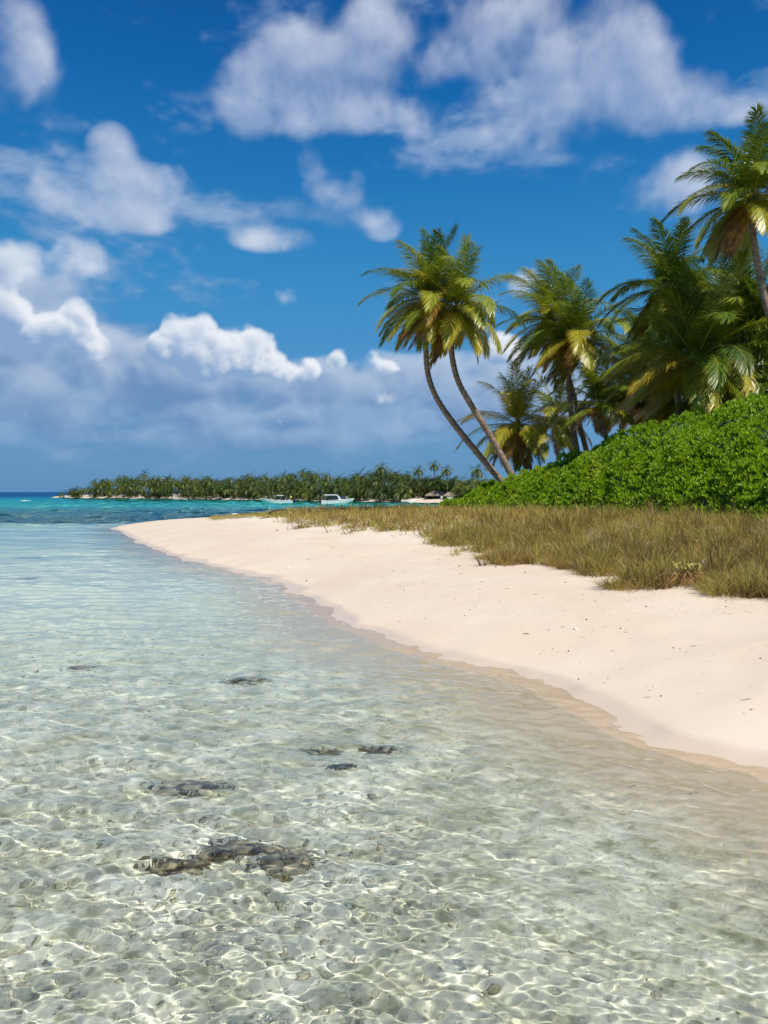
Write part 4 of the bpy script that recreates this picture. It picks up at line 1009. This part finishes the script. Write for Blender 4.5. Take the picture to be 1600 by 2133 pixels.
def boat_two():
    c = PZ(702, 1050, 0); L = 8.0
    root = empty('motor_boat', (c.x - L / 2 + .2, c.y, 0), 'white cabin boat with arched hardtop and two black outboards, bow pointing right', 'boat', 'motor boats moored in the bay', R(3))
    boat_base(root, L, 2.7, .85, 1.45)
    b = MB(); b.loft([[Vector((x, y * w, z)) for y, z in ((-1, 2.18), (-.6, 2.30), (0, 2.34), (.6, 2.30), (1, 2.18), (.9, 2.10), (0, 2.22), (-.9, 2.10))] for x, w in ((.7, .95), (1.6, 1.08), (2.8, 1.05), (3.9, .85))]); b.build('hardtop', M_WHITE, root)
    for s in (-1, 1):
        b = MB(); b.loft([[Vector((x + d, s * yy, z)) for d in (-w, w)] + [Vector((x + w, s * (yy - .08), z)), Vector((x - w, s * (yy - .08), z))] for x, yy, z, w in ((4.6, 1.12, .95, .40), (4.35, 1.06, 1.6, .20), (3.9, .95, 2.16, .16))]); b.build('arch_pillar', M_WHITE, root)
        b = MB(); b.tube([(.9, s * .95, .85), (.8, s * .92, 2.15)], .04, 6); b.build('rear_post', M_STEEL, root)
        b = MB(); b.add([(1.2, s * 1.0, 1.1), (4.2, s * 1.02, 1.15), (3.9, s * .95, 2.08), (1.5, s * .98, 2.08)], [(0, 1, 2, 3)]); b.add([(1.2, s * .97, 1.1), (4.2, s * .99, 1.15), (3.9, s * .92, 2.08), (1.5, s * .95, 2.08)], [(3, 2, 1, 0)]); b.build('side_window', M_GLASSD, root)
    b = MB(); b.loft([[Vector((x, y, z)) for y, z in ((-.95, z0), (.95, z0), (.85, z1), (-.85, z1))] for x, z0, z1 in ((4.4, 1.2, 1.95), (5.0, 1.2, 2.0), (6.0, 1.2, 1.85))]); b.build('spray_hood', M_NAVY, root)
    for s in (-1, 1): b = MB(); b.tube([(5.9, s * .8, 1.95), (6.5, s * .75, 1.3)], .06, 6); b.build('hood_pillar', M_WHITE, root)
    b = MB(); b.box((2.2, 0, .95), (.9, .9, .9)); b.build('console', M_WHITE, root)
    b = MB(); b.box((.75, 0, .72), (.5, 1.7, .5)); b.build('bench_seat', M_CUSHION, root)
    for y in (-.5, .5): outboard(root, y)
boat1 = boat_one(); boat_two()
def beached_boat():
    p = isl(851, 1.4); root = empty('beached_boat', (p.x - 2.3, p.y - .4, .12), 'low white skiff drawn up at the water line below the sun loungers', 'boat', None, R(4))
    rg = hull_rings(5.2, 1.7, .62, .85, .12, 12); b = MB(); n = len(rg[0]); b.loft(rg, closed=False, cap=False); b.build('hull', M_WHITE, root, True)
    b = MB(); b.add(rg[0], [tuple(range(n - 1, -1, -1))]); b.add([v + Vector((-.03, 0, 0)) for v in rg[0]], [tuple(range(n))]); b.build('transom', simple('green_paint', (.10, .22, .16), .5, .2, 2), root)
    b = MB(); b.loft([[Vector((r[4].x, r[4].y * .9 * s, r[4].z - .3)) for s in (1, -1)] for r in rg], closed=False, cap=False); b.build('deck', M_CUSHION, root)
    for x in (1.3, 2.8): b = MB(); b.box((x, 0, .48), (.28, 1.4, .05)); b.build('thwart', M_POST, root)
beached_boat()
def person():
    """someone standing at the stern of the open boat, five pixels tall in the photograph"""
    p = boat1.matrix_basis @ Vector((.55, 0, .42)); g = bpy.data.meshes.new('body')
    pts = [(0, 0, .95), (0, 0, 1.22), (0, 0, 1.42), (0, 0, 1.52), (0, .02, 1.64), (0, .02, 1.74), (.19, 0, 1.40), (.27, .03, 1.12), (.25, .12, .88), (-.19, 0, 1.40), (-.27, .02, 1.12), (-.26, .10, .88), (.10, 0, .88), (.12, .02, .48), (.12, -.02, .06), (.12, .14, .03), (-.10, 0, .88), (-.12, .02, .48), (-.12, -.02, .06), (-.12, .14, .03)]
    ed = [(0, 1), (1, 2), (2, 3), (3, 4), (4, 5), (2, 6), (6, 7), (7, 8), (2, 9), (9, 10), (10, 11), (0, 12), (12, 13), (13, 14), (14, 15), (0, 16), (16, 17), (17, 18), (18, 19)]
    rad = [.14, .13, .14, .055, .10, .085, .065, .045, .035, .065, .045, .035, .095, .06, .045, .04, .095, .06, .045, .04]
    g.from_pydata(pts, ed, []); root = empty('person', p, 'person in a yellow shirt standing at the stern of the open boat', 'person')
    o = bpy.data.objects.new('body', g); C.objects.link(o); o.parent = root
    md = o.modifiers.new('skin', 'SKIN'); sv = g.skin_vertices[0].data
    for i, r in enumerate(rad): sv[i].radius = (r, r * .85)
    sv[0].use_root = True
    o.modifiers.new('sub', 'SUBSURF').render_levels = 2
    sk = simple('skin', (.34, .20, .13), .5, .1, 3); g.materials.append(sk)
    b = MB(); ell = lambda z, rx, ry: [Vector((math.cos(a) * rx, math.sin(a) * ry, z)) for a in [k * math.pi / 6 for k in range(12)]]
    b.loft([ell(.90, .19, .14), ell(1.15, .18, .135), ell(1.36, .22, .14), ell(1.47, .14, .10)])
    for s in (-1, 1): b.tube([(s * .17, 0, 1.41), (s * .25, .01, 1.20)], [.09, .075], 8)
    b.build('shirt', simple('yellow_cotton', (.70, .58, .10), .8, .12, 3), root, True)
    b = MB()
    for s in (-1, 1): b.tube([(s * .08, 0, .95), (s * .11, .01, .70), (s * .12, .02, .52)], [.12, .105, .095], 8)
    b.build('shorts', simple('dark_cotton', (.05, .06, .09), .8, .15, 3), root, True)
    b = MB(); b.blob((0, .01, 1.735), (.10, .11, .075), 2, .15, 10, 6); b.build('hair', simple('dark_hair', (.03, .02, .015), .6, .2, 9), root, True)
person()

# small waves breaking over the outer shoal
M_FOAM = simple('sea_foam', (.80, .83, .82), .9, .06, 2)
for px, py, w, lab in ((52, 1043.6, 1.0, 'white crest of a wave breaking far out at the left edge'), (418, 1064.5, .45, 'little white crest breaking off the sand spit')):
    c = PZ(px, py, 0); b = MB(); k_ = c.y / 1600 * 14 * w; rf = random.Random(int(px))
    for k in range(26):
        u = rf.gauss(0, .45); b.blob((u * k_, rf.gauss(0, .15) * k_, .03 * c.y / 100), (k_ * rf.uniform(.04, .11), k_ * .08, .0011 * c.y * rf.uniform(.4, 1) * w * max(.2, 1 - abs(u))), k, .5, 7, 4)
    tag(b.build('wave_crest', M_FOAM, None, True, (c.x, c.y, 0)), lab, 'wave', kind='stuff')


# ------------------------------------------------------------------ things lying under the clear water
def under(px, py):
    """where the line of sight through a pixel, bent at the surface, reaches the sea bed"""
    a, b = ray(px, py); s = PZ(px, py, 0); hl = math.hypot(a, 1); cosi = -b / math.hypot(hl, b); sint = math.sqrt(1 - cosi * cosi) / 1.33
    tt = sint / math.sqrt(1 - sint * sint); d = Vector((a, 1, 0)).normalized(); p = s.copy()
    for _ in range(4): dep = -gz(p.x, p.y); p = s + d * (tt * dep)
    return Vector((p.x, p.y, gz(p.x, p.y)))
M_WEED = simple('brown_seaweed', (.17, .12, .05), .5, .55, 9)
M_WEED2 = simple('olive_seaweed', (.24, .19, .07), .5, .55, 9)
M_REEF = simple('coral_rock', (.36, .31, .21), .9, .65, 7, .3)
M_STONE = simple('pale_coral_rubble', (.56, .52, .42), .9, .4, 10, .3)
M_STONE2 = simple('algae_stone', (.46, .43, .31), .9, .45, 10, .3)
def receives(o): o.cycles.is_caustics_receiver = True; return o
def clump(px, py, wpx, hpx, label, seed, rock=False, m=None):
    p = under(px, py); Y = p.y; rx = wpx / 1600 * Y * .5; ry = max(.06, hpx / (py - 1024.5) * Y * .5)
    root = empty('coral_clump' if rock else 'seaweed_clump', p, label, 'coral' if rock else 'seaweed', 'dark clumps on the sea bed')
    rf = random.Random(seed); hmax = min(.16, -p.z * .45)
    b = MB(); n = 9 if rock else 6
    for k in range(n):
        x, y = rf.uniform(-.85, .85) * rx, rf.uniform(-.8, .8) * ry; r = rf.uniform(.18, .42)
        b.blob((x, y, gz(p.x + x, p.y + y) - p.z), (rx * r, max(.04, ry * r * 1.2), hmax * rf.uniform(.25, .7)), seed + k, .6, 9, 6)
    receives(b.build('rock', M_REEF if rock else M_STONE2, root, True))
    g = np.random.default_rng(seed); N_ = int(min(1500, 500 + 2500 * rx * ry)); cs = np.stack([g.normal(size=N_) * rx * .45, g.normal(size=N_) * ry * .45], -1)
    cs = np.concatenate([cs, (ground(p.x + cs[:, 0], p.y + cs[:, 1]) - p.z)[:, None] + .02], 1)
    a = g.random(N_) * 6.28; L_ = g.uniform(.03, .085, N_)[:, None] * min(1.0, -p.z / .25) * (1 + rx * .4); d = np.stack([np.cos(a) - .4, np.sin(a) * .6, g.uniform(.1, .9, N_)], -1); d /= np.linalg.norm(d, axis=1)[:, None]
    w = np.cross(d, g.normal(size=(N_, 3))); w /= np.linalg.norm(w, axis=1)[:, None]; w *= g.uniform(.006, .014, N_)[:, None]
    V = np.stack([cs - w * .6, cs + w * .6, cs + d * L_ * .5 + w, cs + d * L_ * .5 - w, cs + d * L_ + [0, 0, -.02]], 1); V[:, :, 2] = np.minimum(V[:, :, 2], -.02 - p.z); f = np.arange(N_)[:, None] * 5
    o = receives(mesh_np('fronds', V.reshape(-1, 3), [f + [0, 1, 2, 3], f + [3, 2, 4]], m or M_WEED, root)); o['kind'] = 'stuff'
clump(402, 1642, 150, 26, 'long dark brown seaweed clump left of the centre of the shallows', 1)
clump(505, 1776, 170, 34, 'far part of the largest dark clump in the foreground shallows', 2, True)
clump(596, 1800, 130, 52, 'right hand part of the largest dark clump, with golden weed', 3, True, M_WEED2)
clump(372, 1812, 110, 30, 'near left part of the largest dark clump, trailing off into sand', 4, True)
clump(513, 1419, 90, 11, 'brown seaweed clump with a pale sand patch on its right', 5, False, M_WEED2)
clump(792, 1559, 66, 14, 'small dark clump nearest the wet edge of the beach', 6)
clump(714, 1598, 50, 9, 'thin dark streak of weed below the clump nearest the beach', 7)
clump(672, 1563, 70, 12, 'faint brown clump left of the one nearest the beach', 9, False, M_WEED2)
clump(172, 1389, 60, 9, 'grey streak of weed in the middle of the lagoon at left', 10)
clump(62, 1162, 60, 4, 'long thin weed streak near the left edge towards the sea', 13)
clump(60, 1206, 40, 6, 'dark blotch of weed below the long thin streak', 14)
def rubble():
    g = np.random.default_rng(12); n = 8000; y = 4.0 * (17 / 4.0) ** g.random(n); x = g.uniform(-.62, .62, n) * y
    z = ground(x, y); k = z < -.24 - .1 * g.random(n); x, y, z = x[k], y[k], z[k]; n = len(x)
    dirs = np.array([(1, 0, 0), (.31, .95, 0), (-.81, .59, 0), (-.81, -.59, 0), (.31, -.95, 0), (.45, .3, .75), (-.4, .45, .8), (-.2, -.5, .75), (0, 0, -.6)])
    F = np.array([(0, 1, 5), (1, 2, 6), (1, 6, 5), (2, 3, 6), (3, 7, 6), (3, 4, 7), (4, 0, 5), (4, 5, 7), (5, 6, 7), (1, 0, 8), (2, 1, 8), (3, 2, 8), (4, 3, 8), (0, 4, 8)])
    sz = g.lognormal(-4.3, .45, n).clip(.006, .032) * (.7 + y / 18); a = g.random(n) * 6.28
    V = dirs[None] * (1 + g.normal(size=(n, 9, 1)) * .18) * sz[:, None, None] * np.stack([g.uniform(.8, 1.6, n), g.uniform(.7, 1.2, n), g.uniform(.35, .75, n)], -1)[:, None]
    ca, sa = np.cos(a)[:, None], np.sin(a)[:, None]; X = V[..., 0] * ca - V[..., 1] * sa; Yv = V[..., 0] * sa + V[..., 1] * ca
    V = np.stack([X + x[:, None], Yv + y[:, None], V[..., 2] + z[:, None] + sz[:, None] * .15], -1)
    dark = g.random(n) < .30; idx = np.arange(n)
    FF = (idx[:, None, None] * 9 + F[None]).reshape(-1, 3)
    o = mesh_np('coral_rubble', V.reshape(-1, 3), [FF], None, None, True, None, [M_STONE, M_STONE2], np.repeat(dark.astype(int), len(F)))
    receives(tag(o, 'scattered coral rubble and pebbles on the shallow sea bed', kind='stuff'))
rubble()

# ------------------------------------------------------------------ drift on the sand
M_TWIG = simple('dark_twig', (.085, .060, .038), .9, .5, 30, .2)
M_DRIFT = simple('bleached_driftwood', (.36, .30, .23), .9, .35, 8, .2)
M_DARKDRIFT = simple('dark_driftwood', (.055, .042, .032), .9, .4, 8, .2)
M_CORAL = simple('white_coral', (.80, .77, .70), .9, .12, 20, .2)
M_PEB = simple('grey_pebble', (.14, .115, .09), .8, .4, 20, .3)
def drift_bits():
    rf = random.Random(21)
    twm = []
    for k in range(5):
        b = MB(); kk = rf.uniform(-.16, .16); b.tube([(-.5, 0, .02), (-.18, kk, .05), (.2, kk * .7, .04), (.5, -kk * .3, .02)], [.030, .042, .038, .018], 5)
        if k % 2: b.tube([(.05, kk * .8, .04), (.25, kk + .16, .06)], [.025, .012], 4)
        o = b.build('twig', M_TWIG); twm.append(o.data); bpy.data.objects.remove(o)
    def twig(px, py, lpx, label, group=None, rz=None, thick=1.0):
        p = hit(px, py); o = bpy.data.objects.new('twig', rf.choice(twm)); C.objects.link(o); L = lpx / 1600 * p.y
        o.location = p; o.rotation_euler = (0, 0, rf.uniform(-.5, .5) if rz is None else rz); o.scale = (L, L * .8 * thick, L * .8 * thick); tag(o, label, 'twig', group)
    twig(1097, 1320.5, 15, 'short straight black stick lying alone in the middle of the beach', None, .05, 1.3)
    twig(1173, 1306, 11, 'bent dark twig right of and behind the black stick', None, .25, 1.3)
    twig(1562, 1457, 44, 'long thin curved twig on the sand near the right edge', None, .2, .35)
    twig(1353, 1453, 24, 'thin pale brown twig with a dark pebble at its right end', None, .0, .5)
    twig(1447, 1346, 20, 'small twig halfway between the long curved twig and the grass', None, .1, .8)
    pts = [(1133, 1355, 9), (1162, 1359.5, 7), (1152, 1365, 6), (1188, 1393, 7), (1231, 1402, 6), (1260, 1423, 9), (1550, 1486, 7), (1554, 1506, 6), (1312, 1412, 5), (1413, 1447, 7), (1005, 1212, 12), (960, 1196, 10), (845, 1190, 8), (752, 1170, 7), (694, 1140, 9), (560, 1150, 8), (455, 1128, 6), (380, 1138, 5), (1118, 1238, 12), (1040, 1254, 10)]
    while len(pts) < 105:
        px, py = rf.uniform(640, 1600), rf.uniform(1130, 1520)
        top = np.interp(px, [640, 900, 1270, 1600], [1105, 1140, 1232, 1262]); bot = np.interp(px, [640, 870, 1170, 1600], [1225, 1325, 1405, 1560])
        if top < py < top + (bot - top) * rf.random() ** .6: pts.append((px, py, rf.uniform(3.5, 10)))
    for px, py, l in pts: twig(px, py, l, 'small dark twig scattered on the open sand', 'twigs scattered on the sand', None, rf.uniform(.6, 1.2))
    def pebble(px, py, wpx, label, cat, m, group=None, name='pebble', seed=1):
        p = hit(px, py); r = wpx / 1600 * p.y * .5; b = MB(); b.blob((0, 0, 0), (r, r * .8, r * .62), seed, .5, 8, 6)
        o = b.build(name, m, None, True, (p.x, p.y, p.z + r * .25)); o.rotation_euler.z = seed; tag(o, label, cat, group)
    pebble(1184.6, 1357, 5, 'round black pebble below the black stick on the sand', 'pebble', M_PEB)
    pebble(1377, 1451, 5, 'dark pebble at the end of a thin pale brown twig', 'pebble', M_PEB)
    pebble(1199, 1311.5, 11, 'largest white coral piece, right of the bent dark twig', 'coral', M_CORAL, None, 'coral_piece')
    pebble(600, 1183, 8, 'white coral piece close to the wet edge of the far beach', 'coral', M_CORAL, None, 'coral_piece', 3)
    pebble(845, 1229, 8, 'white coral piece in the middle of the beach below the grass point', 'coral', M_CORAL, None, 'coral_piece', 5)
    for k in range(46):
        px = rf.uniform(560, 1590); top = np.interp(px, [560, 900, 1270, 1600], [1100, 1140, 1236, 1262]); bot = np.interp(px, [560, 870, 1170, 1600], [1195, 1325, 1405, 1560])
        py = top + (bot - top) * rf.random() ** 1.3; w = k % 2
        pebble(px, py, rf.uniform(2.5, 5), 'white coral chip scattered on the sand' if w else 'small grey pebble scattered on the sand', 'coral' if w else 'pebble', M_CORAL if w else M_PEB, 'coral chips on the sand' if w else 'pebbles on the sand', 'coral_chip' if w else 'pebble', k)
drift_bits()
def log(ctrl, rad, m, label, name='driftwood_log', cat='driftwood'):
    p0 = hit(*ctrl[0]); Y = p0.y; pts = []
    for px, py in ctrl:
        q = P(px, py, Y); q.z = max(q.z, gz(q.x, q.y) + rad * .4); pts.append(q)
    b = MB(); c = curve_pts(pts, 14); b.tube([q - p0 for q in c], [rad * (1.1 - .6 * abs(2 * i / 13 - .7)) * (1 + .12 * math.sin(i * 2.1)) for i in range(14)], 7)
    tag(b.build(name, m, None, True, p0), label, cat)
log([(556, 1074), (562, 1068.5), (572, 1064), (584, 1062), (600, 1062)], .085, M_DARKDRIFT, 'dark curved driftwood branch arching over the grass at the spit')
log([(450, 1081), (458, 1078.5), (470, 1077.5), (482, 1074.5)], .07, M_DRIFT, 'leftmost bleached driftwood log on the crest of the spit')
log([(478, 1081), (492, 1079), (508, 1076.5), (526, 1073.5)], .06, M_DRIFT, 'long bleached log right of the leftmost one, pointing to the grass')
log([(468, 1075), (480, 1073.5), (500, 1072)], .06, M_DRIFT, 'bleached log lying under the white block on the spit')
log([(502, 1080), (514, 1079), (530, 1076)], .05, M_DRIFT, 'nearest thin bleached log on the crest of the spit')
log([(540, 1080.5), (550, 1080), (562, 1078)], .05, M_TWIG, 'dark branch lying on sand below the curved driftwood')
log([(646, 1093), (651, 1097), (657, 1101)], .06, M_DARKDRIFT, 'dark forked stump sticking up from the sand below the grass', 'driftwood_stump')
def block():
    p = hit(490, 1073); b = MB(); w = 11 / 1600 * p.y; b.loft([[Vector((x * s, y * s, z)) for x, y in ((-w / 2, -w * .3), (w / 2, -w * .3), (w / 2, w * .3), (-w / 2, w * .3))] for z, s in ((-.05, .96), (.0, 1), (w * .42, 1), (w * .46, .95))])
    tag(b.build('foam_block', M_CORAL, None, False, (p.x, p.y, p.z)), 'white rectangular block washed up among driftwood on the spit', 'block')
block()
def boulder(px, py, w, h, label, seed):
    p = hit(px, py); b = MB(); b.blob((0, 0, h * .3), (w, w * .8, h), seed, .55, 14, 10)
    tag(b.build('limestone_rock', M_CORAL, None, False, p), label, 'rock')
boulder(1466, 1190, .13, .20, 'larger white limestone rock half hidden in the dry grass', 3)
boulder(1450, 1204, .08, .13, 'smaller white limestone rock left of and below the larger one', 8)
def straw_plant():
    p = hit(1432, 1222); root = empty('dry_lily', p, 'straw coloured plant with arching orange stems at the edge of the grass', 'plant'); g = random.Random(6); hp = None
    m = simple('straw_stem', (.42, .23, .08), .7, .35, 6); m2 = simple('straw_leaf', (.42, .38, .10), .6, .3, 6)
    for k in range(38):
        a = g.uniform(math.pi * .75, math.pi * 2.1); L = g.uniform(.35, .85); d = Vector((math.cos(a), math.sin(a) * .7, 0)); h = g.uniform(.12, .34)
        o = Vector((g.gauss(0, .16), g.gauss(0, .06) + .12, .02)); pts = curve_pts([o, o + d * L * .3 + Vector((0, 0, h)), o + d * L * .7 + Vector((0, 0, h * .75)), o + d * L + Vector((0, 0, .03))], 8)
        b = MB(); b.tube(pts, [.011, .011, .010, .009, .008, .007, .006, .003], 4); b.build('stem', m, root)
    for k in range(26):
        a = g.uniform(0, 6.28); d = Vector((math.cos(a), math.sin(a), 0)); L = g.uniform(.25, .45); o = Vector((g.gauss(.1, .14), .14, .25)); w = d.cross(Vector((0, 0, 1))) * .022
        q = [o, o + d * L * .45 + Vector((0, 0, L * .7)), o + d * L + Vector((0, 0, L * .55))]
        b = MB(); b.add([q[0] - w, q[0] + w, q[1] + w, q[1] - w, q[2]], [(0, 1, 2, 3), (3, 2, 4)]); b.build('leaf', m2, root)
straw_plant()
def creeper():
    g = np.random.default_rng(31); cs = []
    for _ in range(900):
        px = g.uniform(446, 600); py = np.interp(px, [446, 480, 520, 600], [1080, 1076.5, 1073.5, 1074]) + g.normal() * 1.6 - (px > 500) * abs(g.normal()) * 1.2
        try: q = hit(px, py)
        except Exception: continue
        if q.z > .15 and q.y < 105: cs.append(q)
    c = np.array(cs)
    V, T = blades(c, 9, .10, .26, .28, .04, .9, .66, .10)
    tag(blade_mesh('beach_creeper', [(V, T)], M_GRASS), 'low yellow green creeper running out along the spit', kind='stuff')
creeper()
